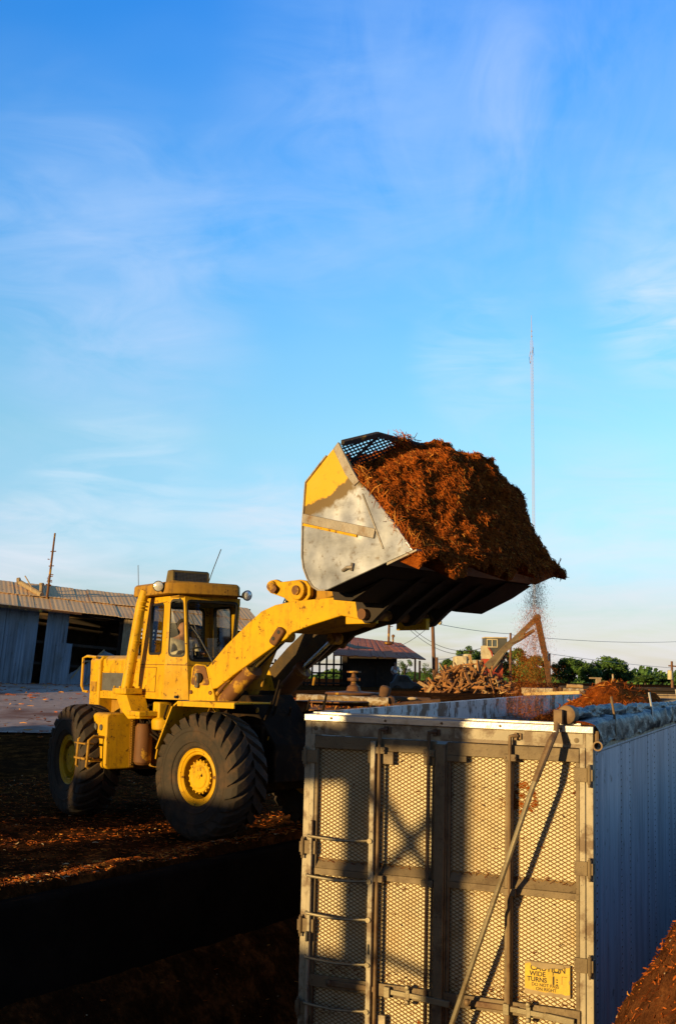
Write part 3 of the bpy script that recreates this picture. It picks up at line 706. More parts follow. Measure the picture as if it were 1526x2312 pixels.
M['sign_torn'] = plain('torn_sticker_backing', (.36, .27, .15), .8)
M['ink'] = plain('black_ink', (.035, .028, .02), .7, 0, .2)

TW, TLn = 2.5, 12.2
TR_ = empty('open_top_trailer', TM, 'tall open top chip trailer with mesh covered rear doors and white side', 'trailer')
def tb(name, mb, mat, par=None, **k): return mb.build(name, mat, par or TR_, **k)
BOT = -2.95
# frame posts, header, rails
m = MB(); m.box(0, .055, .0, .1, BOT, -.058); m.box(.058, .10, -.012, .06, BOT, -.17); m.box(2.395, 2.44, -.012, .06, BOT, -.17); m.box(2.443, 2.5, .0, .1, BOT, -.058)
m.split('corner_post', M['tr_frame'], TR_, bevel=.004)
m = MB(); m.box(-.006, 2.506, -.02, .20, -.056, 0); m.box(.12, 2.40, .03, .06, .0, .022); rail = tb('top_rail', m, M['tr_rail'], bevel=.005)
m = MB()
for k in range(5): m.lathe([(.012, 0), (.010, .008), (.001, .009)], (.25+k*.5, -.021, -.028), (0, -1, 0), 8)
m.split('rivet', M['tr_rod'], rail, bevel=0)
m = MB(); m.box(.056, 2.442, 0, .05, -.175, -.058); head = tb('header', m, M['tr_header'], bevel=.003)
m = MB()
for x, z in ((.10, -.12), (.165, -.115), (2.30, -.12), (2.37, -.115)): m.lathe([(.022, 0), (.02, .006), (.001, .008)], (x, 0, z), (0, -1, 0), 12)
m.split('stud', M['tr_brown'], head, bevel=0)
m = MB(); m.box(.07, .20, -.003, 0, -.165, -.065); m.box(1.36, 2.42, -.003, 0, -.145, -.062); m.split('patch', M['tr_frame'], head, bevel=0)
# doors
for dx0, dx1, mids in ((.105, 1.20, (.637, .690)), (1.30, 2.393, (1.80, 1.86))):
    m = MB(); m.box(dx0, dx1, -.02, .03, -.285, -.18)
    m.box(dx0, dx1, -.012, .03, -1.352, -1.298)
    m.prism([(-.012, -1.296), (.05, -1.20), (.05, -1.296)], dx0+.03, dx1-.03, 'yz')
    m.box(dx0, dx1, -.012, .03, BOT, BOT+.12); m.box(dx0, dx0+.03, -.008, .03, BOT, -.285); m.box(dx1-.03, dx1, -.008, .03, BOT, -.285)
    m.box(mids[0], mids[1], -.035, .02, BOT, -.285)
    door = tb('door', m, M['tr_brown'], bevel=.004)
    m = MB(); m.box(dx0, dx1, .038, .05, BOT, -.2); tb('back_sheet', m, M['tr_back'], door)
    m = MB()
    for a, b in ((dx0+.03, mids[0]), (mids[1], dx1-.03)):
        for z0, z1 in ((-1.298, -.285), (BOT+.12, -1.352)):
            diamond_mesh(m, (a, .030, z0), (1, 0, 0), (0, 0, 1), b-a, z1-z0, .058, .032, .0058, .004)
    tb('mesh_panel', m, M['tr_mesh'], door, smooth=False)
    if dx0 < 1:
        for a, b, z in ((.60, .83, -.34), (1.10, 1.20, -.33)): m = MB(); m.box(a, b, -.03, -.005, z-.05, -.285); tb('gusset', m, M['tr_brown'], door, bevel=.004)
    else:
        m = MB(); m.box(1.30, 1.47, -.03, -.005, -.335, -.285); tb('gusset', m, M['tr_brown'], door, bevel=.004)
# astragal between the doors
m = MB(); m.box(1.208, 1.292, -.055, .02, BOT, -.20); m.box(1.292, 1.302, -.03, .02, BOT, -.19); tb('centre_post', m, M['tr_brown'], bevel=.006)
# locking rods, clamps and hooks
for x in (.715, 1.152, 1.842):
    m = MB(); yy = -.052; rr = .016
    m.tube([(x+.055, -.03, -.10), (x+.03, -.05, -.10), (x, yy, -.105), (x, yy, -.14), (x, yy, BOT+.05)], rr, 10)
    rod = tb('locking_rod', m, M['tr_rod'])
    m = MB(); m.box(x+.03, x+.055, -.045, 0, -.135, -.075); m.box(x+.055, x+.085, -.02, 0, -.13, -.08); tb('rod_hook', m, M['tr_rod'], rod, bevel=.004)
    m = MB()
    for z in (-.275, -1.33): m.box(x-.05, x+.05, yy-.012, -.021, z-.028, z+.028)
    m.split('rod_clamp', M['tr_brown'], rod, bevel=.004)
    m = MB()
    for z in (-.275, ):
        for s in (-1, 1): m.lathe([(.010, 0), (.009, .006), (.001, .007)], (x+s*.036, yy-.012, z), (0, -1, 0), 8)
    m.split('clamp_bolt', M['tr_rod'], rod, bevel=0)
# ladder on the left door
m = MB(); m.box(.640, .683, -.075, -.036, BOT, -.20); m.box(.085, .11, -.05, -.013, BOT, -.9)
lad = tb('ladder', m, M['tr_frame'], bevel=.006)
for z in (-1.03, -1.36, -1.67, -2.03, -2.40, -2.75):
    m = MB(); m.tube([(.06, -.02, z), (.09, -.07, z), (.2, -.085, z-.004), (.36, -.09, z-.012), (.52, -.085, z-.006), (.64, -.07, z+.004), (.655, -.03, z+.004)], .0125, 8)
    m.lathe([(.022, -.01), (.022, .01)], (.652, -.078, z+.004), (0, 1, 0), 8, True)
    tb('rung', m, M['tr_pipe'], lad)
m = MB()
for x, z in ((.095, -1.86), (.66, -1.90)): m.box(x-.008, x+.008, -.079, -.04, z-.04, z+.04)
m.split('rail_slot', M['black'], lad, bevel=0)
# latch bars with handles
for x0, x1, hx in ((.10, 1.20, 1.00), (1.30, 2.40, 2.00)):
    m = MB(); m.box(x0, x1, -.03, -.013, -2.27, -2.17); bar = tb('latch_bar', m, M['tr_brown'], bevel=.004)
    m = MB(); m.box(hx-.018, hx+.018, -.06, -.03, -2.30, -2.15); m.lathe([(.02, 0), (.02, .02), (.001, .022)], (hx, -.06, -2.165), (0, -1, 0), 8); m.lathe([(.02, 0), (.02, .02), (.001, .022)], (hx, -.06, -2.28), (0, -1, 0), 8)
    m.beam((hx-.15, -.05, -2.22), (hx+.16, -.05, -2.235), .016, .04); m.beam((hx+.12, -.058, -2.233), (hx+.36, -.058, -2.25), .022, .05)
    m.box(hx-.20, hx-.15, -.075, -.03, -2.265, -2.18)
    tb('latch_handle', m, M['tr_pipe'], bar, bevel=.004)
    m = MB(); m.box(x0+.22, x0+.62, -.055, -.03, -2.245, -2.195); m.ball((x0+.20, -.04, -2.22), .03, 8, 5); tb('latch_plate', m, M['tr_rod'], bar, bevel=.01)
m = MB(); m.box(.715, .80, -.03, -.005, -2.62, -2.42); tb('white_plate', m, M['tr_header'], bevel=.003)
# hinges
for x, s in ((2.445, 1), (.045, -1)):
    for z in ((-.38, -1.10, -1.83, -2.5) if s > 0 else (-.36, -1.13, -1.78, -2.45)):
        m = MB(); m.box(min(x-s*.09, x+s*.012), max(x-s*.09, x+s*.012), -.03, -.013, z-.055, z+.055); m.lathe([(.016, -.07), (.016, .07)], (x+s*.03, -.03, z), (0, 0, 1), 10, True)
        m.lathe([(.010, -.095), (.010, .085)], (x+s*.03, -.03, z), (0, 0, 1), 8, True)
        m.box(min(x+s*.03, x+s*.058), max(x+s*.03, x+s*.058), -.035, .05, z-.045, z+.045)
        tb('hinge', m, M['tr_brown'], bevel=.003)
# warning sticker
sg = [(1.955, -1.86), (2.315, -1.86), (2.318, -2.125), (1.955, -2.115)]
m = MB(); m.box(1.955, 2.316, .008, .0195, -2.10, -1.852); sign = tb('warning_sticker', m, M['sign_torn'], smooth=False)
yl = [(1.958, -1.875), (1.975, -1.868), (2.0, -1.862), (2.015, -1.885), (2.05, -1.893), (2.09, -1.902), (2.13, -1.90), (2.17, -1.893), (2.21, -1.888), (2.25, -1.89), (2.275, -1.875), (2.314, -1.866), (2.314, -1.96), (2.302, -1.975), (2.308, -1.99), (2.314, -2.0), (2.314, -2.07), (2.28, -2.078), (2.25, -2.07), (2.21, -2.074), (2.16, -2.066), (2.12, -2.075), (2.06, -2.068), (2.0, -2.066), (1.958, -2.058)]
m = MB(); m.prism(yl, .005, .008, 'xz'); m.build('yellow_face', M['sign_y'], sign, False)
def text(s, x, z, size, par, off=.0013, y=.0045):
    cu = bpy.data.curves.new('t', 'FONT'); cu.body = s; cu.size = size; cu.extrude = .0004; cu.offset = off
    o = bpy.data.objects.new('t', cu); COL.objects.link(o)
    bpy.context.view_layer.update()
    me = bpy.data.meshes.new_from_object(o.evaluated_get(bpy.context.evaluated_depsgraph_get()))
    bpy.data.objects.remove(o)
    me.transform(Matrix.Translation((x, y, z)) @ Matrix.Rotation(math.pi/2, 4, 'X'))
    me.materials.clear(); me.materials.append(M['ink'])
    ob = bpy.data.objects.new('lettering', me); COL.objects.link(ob); ob.parent = par
text('CAUTION', 2.0, -1.914, .062, sign); text('WIDE', 1.995, -1.957, .050, sign); text('TURNS', 1.975, -2.0, .050, sign)
text('DO NOT PASS', 2.01, -2.033, .034, sign, .0006); text('ON RIGHT', 2.045, -2.064, .034, sign, .0006)
m = MB(); m.prism([(2.0, -1.86), (2.012, -1.885), (2.05, -1.891), (2.09, -1.899), (2.13, -1.8965), (2.17, -1.887), (2.21, -1.882), (2.25, -1.884), (2.27, -1.868), (2.26, -1.856), (2.0, -1.856)], .0038, .005, 'xz'); m.build('torn_strip', M['sign_torn'], sign, False)
m = MB()
m.box(2.178, 2.192, .0042, .005, -2.01, -1.945); m.box(2.178, 2.185, .0042, .005, -1.94, -1.915); m.box(2.178, 2.225, .0042, .005, -1.919, -1.912); m.prism([(2.225, -1.906), (2.24, -1.9155), (2.225, -1.925)], .0042, .005, 'xz')
for k in range(3): m.box(2.207, 2.219, .0042, .005, -2.01+k*.018, -2.0+k*.018)
m.box(2.25, 2.292, .0042, .005, -1.942, -1.939); m.box(2.25, 2.253, .0042, .005, -2.0, -1.939)
m.build('turn_diagram', M['ink'], sign, False)
# bark caught behind the mesh
m = MB()
random.seed(3)
for cx, cz, rx, rz, n in ((1.93, -.60, .11, .12, 26), (1.85, -.63, .06, .09, 10), (1.58, -1.285, .20, .022, 14), (2.15, -1.283, .22, .024, 24), (.4, -1.283, .2, .015, 8), (1.1, -2.5, .1, .1, 8)):
    for k in range(n):
        a = random.uniform(0, 6.3); q = math.sqrt(random.random()); m.ball((cx+q*rx*math.cos(a), .034, cz+q*rz*math.sin(a)), random.uniform(.012, .032), 6, 4, (1, .2, .8))
tb('caught_bark', m, M['bark'])
m = MB()
for k in range(520):
    x = random.choice((random.uniform(.14, .63), random.uniform(.70, 1.16), random.uniform(1.34, 1.79), random.uniform(1.87, 2.36))); z = random.choice((-1.296+abs(random.gauss(0, .05)), random.uniform(-2.8, -.3), -2.16+abs(random.gauss(0, .05))))
    if 1.93 < x < 2.33 and -2.13 < z < -1.84: continue
    m.sliver((x, .020, z), Vector((random.gauss(0, 1), random.gauss(0, .12), random.gauss(0, .7))), random.uniform(.012, .045), random.uniform(.002, .006))
tag(tb('trapped_shreds', m, M['strand_dark'], smooth=False), kind='stuff')
# tarp crank
m = MB(); m.tube([(2.235, -.06, .10), (2.225, -.10, -.05), (2.205, -.19, -.12), (2.10, -.28, -.43)], [.022, .024, .03, .026], 10)
m.box(2.205, 2.275, -.10, .02, .015, .125)
crank = tb('crank_handle', m, M['tr_rod'], bevel=.004)
m = MB(); m.tube([(2.115, -.27, -.39), (2.085, -.285, -.47), (1.40, -.20, -2.42)], .021, 10); m.build('crank_pipe', M['tr_pipe'], crank)
m = MB(); m.lathe([(.018, 0), (.016, .01), (.001, .014)], (2.222, -.12, -.055), (0, -1, 0), 8); m.split('bolt', M['tr_rail'], crank)
# sides
wm = MB(); wm.box(2.455, 2.50, .1, TLn, BOT, -.19)
m = MB(); m.box(2.45, 2.505, .1, TLn, -.19, -.02); tb('side_rail', m, M['tr_frame'])
m = wm; y = .14
seams = [.14]
while y < TLn: y += 1.21 if len(seams) % 2 else .50; seams.append(y)
for y in seams:
    m.box(2.499, 2.5025, y-.014, y+.014, BOT+.001, -.192)
m.cur = 1
for y in seams[:8]:
    for k in range(46):
        z = -.22-k*.06; m.add([(2.5027, y-.009, z), (2.507, y-.006, z), (2.507, y+.006, z), (2.5027, y+.009, z), (2.5027, y-.006, z-.012), (2.507, y-.004, z-.01), (2.507, y+.004, z-.01), (2.5027, y+.006, z-.012)], [(0, 1, 2, 3), (4, 5, 6, 7), (1, 5, 6, 2), (0, 1, 5, 4), (3, 2, 6, 7)])
for k in range(90):
    y = .16+k*.06; m.box(2.5002, 2.5045, y-.005, y+.005, -.218, -.208)
tb('side_wall', m, [M['side'], M['tr_brown']], smooth=False)
m = MB(); m.box(0, .05, .1, TLn, BOT, -.06); lw = tb('side_wall', m, M['inside'], smooth=False)
m = MB(); m.box(-.015, .07, .2, TLn, -.06, .012); m.box(.03, .062, .2, TLn, -.24, -.06); tb('side_rail', m, worn('stained_white_rail', (.62, .61, .60), (.10, .06, .035), (.05, .03, .02), 2.5, .5, .56, .5, .1, .004, .2, 14, (1, 1, .6), lo2=.58, hi2=.62))
m = MB(); m.box(.05, 2.45, TLn-.05, TLn, BOT, -.05); tb('front_wall', m, M['inside'], smooth=False)
m = MB(); m.box(0, 2.5, 0, TLn, BOT-.12, BOT); tb('floor', m, M['inside'])
m = MB(); m.box(.5, .65, .2, TLn-.3, BOT-.45, BOT-.12); m.box(1.85, 2.0, .2, TLn-.3, BOT-.45, BOT-.12); m.box(.1, 2.4, .05, .15, BOT-.6, BOT-.45)
for x in (.4, 2.1): m.box(x-.05, x+.05, .06, .14, BOT-.5, BOT-.12)
for y in (1.6, 2.9): m.box(.3, 2.2, y-.08, y+.08, -3.62, -3.40)
tb('underframe', m, M['grease'])
for y in (1.6, 2.9):
    for x in (.02, .30, 1.98, 2.26):
        m = MB(); m.lathe([(.28, 0), (.40, .0), (.49, .02), (.51, .06), (.51, .18), (.49, .22), (.40, .24), (.28, .24)], (x, y, -3.52), (1, 0, 0), 28); w = tb('wheel', m, M['rubber'])
        m = MB(); m.lathe([(.29, .03), (.2, .1), (.1, .05), (.001, .05)], (x, y, -3.52), (1, 0, 0), 20); m.build('rim', M['tr_frame'], w)
# rolled tarpaulin on the right edge
m = MB(); n = 300; prof = []
vs = []
for i in range(n+1):
    y = .02+(TLn-.1)*i/n
    sag = .05*math.sin(y*1.7)+.03*math.sin(y*4.1+1)
    cx = 2.28+.10*sm(.0, 2.0, y)+.02*math.sin(y*3); cz = .075 + .02*sag - .085*sm(.5, 7, y) + .12*sm(8.6, 10, y)
    for k in range(24):
        a = 2*math.pi*k/24; r = .062+.010*math.sin(a*3+y*5)+.030*mnoise.noise(Vector((y*4.3, math.cos(a)*1.3, math.sin(a)*1.3)))+.018*mnoise.noise(Vector((y*13, math.cos(a)*2.5, math.sin(a)*2.5)))
        vs.append((cx+r*math.cos(a), y, cz+r*.85*math.sin(a)))
m.add(vs, [(i*24+k, i*24+(k+1) % 24, (i+1)*24+(k+1) % 24, (i+1)*24+k) for i in range(n) for k in range(24)]+[tuple(range(23, -1, -1))])
vs = []; ns = 260
for i in range(ns+1):
    y = .0+(TLn-.02)*i/ns
    for k in range(13):
        t = k/12
        if t < .55: u = t/.55; p = Vector((2.20+.31*u, y, .022+.02*math.sin(u*3.0)-.02*sm(1, 6, y)))
        else: u = (t-.55)/.45; p = Vector((2.515+.03*math.sin(u*2.5), y, .03-(.185+.035*mnoise.noise(Vector((y*2.1, 0, 0)))+.02*mnoise.noise(Vector((y*9, 2, 0))))*u))
        p += Vector((.030, 0, .026))*mnoise.noise(Vector((y*3.2, t*3, 1)))+Vector((.020, 0, .012))*mnoise.noise(Vector((y*9, t*5, 7)))
        vs.append(p)
m.add(vs, [(i*13+k, i*13+k+1, (i+1)*13+k+1, (i+1)*13+k) for i in range(ns) for k in range(12)])
tarp = m.build('rolled_tarpaulin', M['tarp'], None, angle=80); tarp.matrix_world = TM
tag(tarp, 'dusty dark tarpaulin rolled along the top of the long trailer side wall', 'tarpaulin')
m = MB(); m.tube([(2.525, .03, -.04), (2.53, .02, -.08), (2.535, -.01, -.12)], .02, 8); m.lathe([(.028, -.012), (.04, -.012), (.04, .012), (.028, .012), (.028, -.012)], (2.54, -.015, -.15), (0, 1, 0), 14)
m.build('ring_hook', M['tr_rod'], tarp)
for y in (.85, 3.2, 5.6, 8.2):
    m = MB(); m.tube([(2.535, y, -.12), (2.53, y, .05), (2.50, y+.01, .22)], .011, 8); m.build('tarp_stake', M['tr_rod'] if y < 2 else M['tr_rail'], tarp)
# crank knuckle carrying the roll
m = MB(); m.lathe([(.05, -.06), (.075, -.05), (.075, .05), (.06, .08)], (2.30, 0.02, .085), (.15, 1, 0), 14, True); m.build('roll_hub', M['tr_rod'], tarp)
# bark already inside and a plank on the far rail
random.seed(11)
def pileP(x, y):
    h = -.44 + .61*math.exp(-((x-1.45)/.70)**2-((y-8.2)/1.4)**2) + .16*math.exp(-((x-.8)/.5)**2-((y-7.8)/1.2)**2) + .22*math.exp(-((x-1.6)/.7)**2-((y-6.4)/1.4)**2) + .10*fb(x*2, y*2, 5)+.05*fb(x*6, y*6, 8)
    return TM @ Vector((x, y, h))
m = MB(); nx, ny = 60, 120; vs = [pileP(.06+2.38*i/nx, 2.2+9.8*j/ny) for i in range(nx+1) for j in range(ny+1)]
for i in range(len(vs)):
    j = i % (ny+1); y = 2.2+9.8*j/ny
    if y < 5: vs[i] = vs[i] - Vector((0, 0, (5-y)*.7))
m.add(vs, [(i*(ny+1)+j, (i+1)*(ny+1)+j, (i+1)*(ny+1)+j+1, i*(ny+1)+j+1) for i in range(nx) for j in range(ny)])
pile = m.build('bark_heap', M['bark'], None, angle=70); tag(pile, 'red bark heap already lying inside the open trailer', 'bark')
m = MB()
for k in range(3500):
    x = random.uniform(.1, 2.4); y = random.uniform(5, 11); m.cur = random.choices((0, 1, 2), (.3, .6, .1))[0]
    m.sliver(pileP(x, y)+Vector((0, 0, .01)), rdir()+Vector((0, 0, -.1)), random.uniform(.05, .14), random.uniform(.004, .009))
tag(m.build('bark_strands', [M['strand_dark'], M['strand_mid'], M['strand_light']], pile, False), kind='stuff')
m = MB(); a = TM @ Vector((.02, 8.1, .040)); b = pileP(1.0, 7.4)+Vector((0, 0, .05)); m.beam(a, b, .12, .05); pk = m.build('loose_plank', plain('fresh_plank', (.58, .42, .2), .8, 0, .25, 8, .01, (1, 1, 4)), None, bevel=.01)
tag(pk, 'short pale plank lying on the bark by the trailer rail', 'plank')
# falling bark
random.seed(5)
m = MB(LM.copy())
for k in range(30000):
    t = random.random()**.8; sp = .07+.22*t
    z = 3.60-t*2.2; y = 1.25+random.gauss(0, sp*.9)-.25*t; x = 5.18+random.gauss(0, sp*.6)-.05*t
    m.cur = random.choices((0, 1, 2), (.5, .4, .1))[0]
    m.sliver((x, y, z), Vector((random.gauss(0, .35), random.gauss(0, .35), 1)), random.choice((.006, .009, .014, .022)), random.uniform(.0007, .0016))
tag(m.build('falling_bark', [M['strand_dark'], M['strand_mid'], M['strand_light']], None, False), 'veil of loose bark falling from the far bucket corner into the trailer', 'bark', None, 'stuff')

# ------------------------------------------------------------------ ground, dock edge and pit
E0 = Vector((-3.254, 11.743, 0)); ED = Vector((.517, .856, 0)); EN = Vector((.856, -.517, 0))
def terrain(x, y): return 1.40*sm(23, 58, y)
def ground_z(x, y, fine=True):
    p = Vector((x, y, 0))-E0; s, t = p.dot(ED), p.dot(EN)
    z = terrain(x, y)
    inpit = sm(-38, -34, s)*(1-sm(13.6, 16.5, s))
    d = 0
    if t > 0: d = .95*sm(0, .05, t) + 1.25*sm(.1, 1.25, t)
    d *= (1-sm(6.35, 6.95, t))*inpit
    z -= d
    if t > 6.9: z += 1.25*sm(6.95, 7.7, t)*(1-sm(10, 13, t))*sm(-2.5, 0, s)*(1-sm(11, 14, s))  # out-of-view bank added to darken the lower trailer side
    near = 1-sm(25, 60, max(abs(x), abs(y)))
    if t < 0: z += .05*math.exp(-((t+.14)/.13)**2)*inpit*(1+.5*fb(s*1.3, 2, 5))
    if fine:
        z += near*(.035*fb(x*.9, y*.9, 2)+.035*fb(x*2.6, y*2.6, 7)+.018*fb(x*7, y*7, 3))*(1 if t < -.02 else .6)
    return z
def spaced(segs):
    out = []
    for a, b, st in segs:
        k = max(1, int(round((b-a)/st))); out += [a+(b-a)*i/k for i in range(k)]
    return out+[segs[-1][1]]
S = spaced([(-3000, -400, 600), (-400, -60, 80), (-60, -12, 4), (-12, -5, .5), (-5, 14, .13), (14, 40, 1), (40, 90, 5), (90, 400, 60), (400, 4500, 500)])
Tt = spaced([(-3000, -400, 500), (-400, -60, 60), (-60, -20, 2.5), (-20, -11, .5), (-11, -.3, .13), (-.3, .1, .04), (.1, 1.5, .14), (1.5, 6.3, .5), (6.3, 7.1, .1), (7.1, 9.5, .4), (9.5, 60, 4), (60, 400, 60), (400, 3000, 500)])
vs = []
for s in S:
    for t in Tt:
        p = E0+ED*s+EN*t; vs.append((p.x, p.y, ground_z(p.x, p.y)))
nT = len(Tt)
def ground_mat():
    m, nt, _, L = newmat('bark_strewn_earth')
    v = coords(nt); n1 = noise(nt, v, .5, 6); n2 = noise(nt, v, 14, 8, .75); n3 = noise(nt, v, 3, 6)
    c = ramp(nt, mix(nt, .5, n2, n3), [(.36, (.012, .005, .002)), (.5, (.06, .022, .006)), (.64, (.26, .09, .022))])
    c = mix(nt, ramp(nt, n1, [(.4, 0.), (.6, .6)]), c, (.022, .012, .007))
    finish(nt, c, 1, 0, n2, .05, 0); return m
M['earth'] = ground_mat()
m = MB(); m.add(vs, [(i*nT+j, (i+1)*nT+j, (i+1)*nT+j+1, i*nT+j+1) for i in range(len(S)-1) for j in range(nT-1)])
tag(m.build('ground', M['earth'], angle=50), kind='structure')
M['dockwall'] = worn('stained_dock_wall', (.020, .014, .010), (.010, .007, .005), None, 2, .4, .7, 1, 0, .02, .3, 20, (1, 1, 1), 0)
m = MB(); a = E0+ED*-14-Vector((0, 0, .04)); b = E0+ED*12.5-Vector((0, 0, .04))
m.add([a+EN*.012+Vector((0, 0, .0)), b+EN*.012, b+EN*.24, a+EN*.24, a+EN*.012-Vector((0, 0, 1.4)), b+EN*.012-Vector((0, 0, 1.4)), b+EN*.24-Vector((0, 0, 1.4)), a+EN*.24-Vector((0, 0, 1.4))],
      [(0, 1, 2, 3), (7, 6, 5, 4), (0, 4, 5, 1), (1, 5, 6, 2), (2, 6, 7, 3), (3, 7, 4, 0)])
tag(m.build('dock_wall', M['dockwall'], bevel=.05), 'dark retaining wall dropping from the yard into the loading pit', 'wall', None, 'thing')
# litter
random.seed(21)
def litter(name, n, srange, trange, mats, w, lens, label):
    m = MB()
    for k in range(n):
        s = random.uniform(*srange); t = random.uniform(*trange) ; p = E0+ED*s+EN*t
        z = ground_z(p.x, p.y)
        m.cur = random.choices(range(len(mats)), w)[0]
        m.sliver((p.x, p.y, z+.012), Vector((random.gauss(0, 1), random.gauss(0, 1), random.gauss(0, .15))), random.choice(lens), random.uniform(.003, .009))
    tag(m.build(name, mats, None, False), label, 'litter', None, 'stuff')
MT3 = [M['strand_dark'], M['strand_mid'], M['strand_light'], M['chip_pale']]
litter('bark_litter', 26000, (-4, 14), (-9, -.02), MT3, (.58, .38, .03, .01), (.02, .03, .04, .05, .08), 'bark slivers and wood chips strewn over the yard around the loader')
litter('lip_litter', 5000, (-3, 9), (-.55, -.02), MT3, (.3, .5, .15, .05), (.02, .03, .05, .08), 'bark slivers crowding the brink above the dock wall')  # paler slivers added to draw a lit line along the brink
litter('pit_litter', 900, (0, 9), (.35, 2.2), MT3, (.6, .2, .1, .1), (.02, .03, .04, .08), 'scattered chips lying along the foot of the dock wall')
# concrete apron before the left shed
def apron_mat():
    m, nt, _, L = newmat('rust_stained_concrete')
    v = coords(nt, (1, 1.0, 1)); n1 = noise(nt, v, .33, 6, .55); n2 = noise(nt, v, 4, 6)
    c = mix(nt, ramp(nt, n2, [(.35, 0.), (.7, 1.)]), (.50, .37, .29), (.36, .26, .20))
    c = mix(nt, ramp(nt, n1, [(.50, 0.), (.64, 1.)]), c, (.22, .10, .055))
    finish(nt, c, .9, 0, n2, .02, .2); return m
vs = []; nx, ny = 50, 50
for i in range(nx+1):
    for j in range(ny+1):
        y = 34+30*j/ny; x = -.42*y+(.42*y-.10*y)*i/nx + .5*fb(y*.3, i*.2, 3)*(1 if i in (0, nx) else 0)
        vs.append((x, y, terrain(x, y)+.05))
m = MB(); m.add(vs, [(i*(ny+1)+j, (i+1)*(ny+1)+j, (i+1)*(ny+1)+j+1, i*(ny+1)+j+1) for i in range(nx) for j in range(ny)])
tag(m.build('pavement', apron_mat()), kind='structure')
m = MB()
for k in range(420):
    y = random.uniform(32, 60); x = -y*random.uniform(.16, .32); c = random.gauss(0, 1)
    m.cur = random.choices((0, 1, 2), (.4, .4, .2))[0]; m.sliver((x, y, terrain(x, y)+.09), Vector((random.gauss(0, 1), random.gauss(0, 1), 0)), random.uniform(.06, .28), random.uniform(.012, .03))
tag(m.build('apron_litter', MT3[:3], None, False), 'bark scraps lying on the pale concrete before the metal shed', 'litter', None, 'stuff')

# ------------------------------------------------------------------ near bark mound at the right
random.seed(4)
MC = Vector((3.54, 7.2))
def moundP(r, a):
    x = MC.x+r*math.cos(a); y = MC.y+r*math.sin(a)
    z = 1.75-1.75*max(0, r-.9)-.25*sm(.2, .9, r)+.16*fb(x*1.1, y*1.1, 3)+.10*fb(x*3.4, y*3.4, 6)+.07*fb(x*9, y*9, 6)
    return Vector((x, y, max(-2.3, z)))
m = MB(); nr, na = 90, 150; vs = [moundP(4.4*i/nr+.001, 2*math.pi*k/na) for i in range(nr+1) for k in range(na)]
m.add(vs, [(i*na+k, i*na+(k+1) % na, (i+1)*na+(k+1) % na, (i+1)*na+k) for i in range(nr) for k in range(na)])
M['mound'] = bark('weathered_bark', ((.035, .012, .005), (.12, .042, .014), (.25, .095, .03)))
mound = m.build('bark_mound', M['mound'], None, angle=70); tag(mound, 'sunlit heap of weathered bark lying close beside the blue shaded trailer side', 'bark')
m = MB()
for k in range(9000):
    r = random.uniform(.6, 2.6); a = random.uniform(2.2, 4.6); p = moundP(r, a)
    m.cur = random.choices((0, 1, 2, 3), (.60, .35, .04, .01))[0]
    d = rdir(); nn = Vector((-.55, -.3, .75)).normalized(); d -= nn*d.dot(nn)*.9
    m.sliver(p+Vector((-.002, 0, .004)), d, random.choice((.012, .016, .02, .03, .04, .06)), random.uniform(.003, .008))
tag(m.build('bark_strands', MT3, mound, False), kind='stuff')

# ------------------------------------------------------------------ left metal shed
random.seed(9)
X = Vector((.94, .34, -.072)).normalized(); Y = Vector((-.34, .94, 0)).normalized(); Z = X.cross(Y)
SM = Matrix(((X.x, Y.x, Z.x, -17.24), (X.y, Y.y, Z.y, 60), (X.z, Y.z, Z.z, 1.46), (0, 0, 0, 1)))
shed = empty('metal_shed', SM, 'long weathered metal shed with tan roof and torn grey wall sheets', 'shed')
M['sheet'] = worn('galvanised_sheet', (.26, .32, .40), (.15, .17, .19), (.10, .06, .04), 1.2, .5, .7, .6, .25, .02, .3, 10, (1, 1, .35), lo2=.64, hi2=.7)
M['roofsheet'] = worn('rust_tan_roofing', (.88, .58, .28), (.66, .37, .15), (.30, .17, .09), .9, .56, .78, .8, 0, .01, .12, 6, (1, .5, 1), lo2=.62, hi2=.7)
M['timber_dark'] = worn('dark_timber', (.035, .026, .02), (.07, .04, .025), None, 3, .5, .7, .9)
M['timber_tan'] = worn('weathered_board', (.40, .30, .18), (.25, .15, .08), None, 4, .5, .7, .8, 0, .01, .3, 20, (4, 1, 1))
def corr(mb, u0, u1, z0, z1, y, jag=.0, z1b=None, z0b=None):
    n = max(4, int((u1-u0)/.05)); vs = []
    z1b = z1 if z1b is None else z1b; z0b = z0 if z0b is None else z0b
    for i in range(n+1):
        u = u0+(u1-u0)*i/n; t = i/n; o = .010*math.sin(u*40)
        vs += [(u, y+o, z0+(z0b-z0)*t+random.uniform(-jag, jag)), (u, y+o, z1+(z1b-z1)*t+random.uniform(-jag, jag)), (u, y+o+.012, z1+(z1b-z1)*t), (u, y+o+.012, z0+(z0b-z0)*t)]
    mb.add(vs, [(i*4+k, i*4+(k+1) % 4, (i+1)*4+(k+1) % 4, (i+1)*4+k) for i in range(n) for k in range(4)])
def panel(*a, **k):
    m = MB(); corr(m, *a, **k); return m.build('wall_sheet', M['sheet'], shed, angle=60)
panel(-9, -.12, -.4, 4.2, .0); panel(-.1, 1.55, -.1, 4.2, .02, .02); panel(1.98, 2.72, -.1, 4.1, 0, .03, z0b=-.12); panel(2.58, 3.42, -.1, 2.35, -.03, .03)
panel(3.42, 4.5, -.1, .75, 0, .02, z1b=1.55); panel(4.35, 5.15, -.1, 1.5, -.03, .03, z1b=2.1); panel(5.1, 5.75, -.1, 2.15, .0, .02, z1b=1.95); panel(2.72, 3.1, 2.3, 4.1, .02, .02)
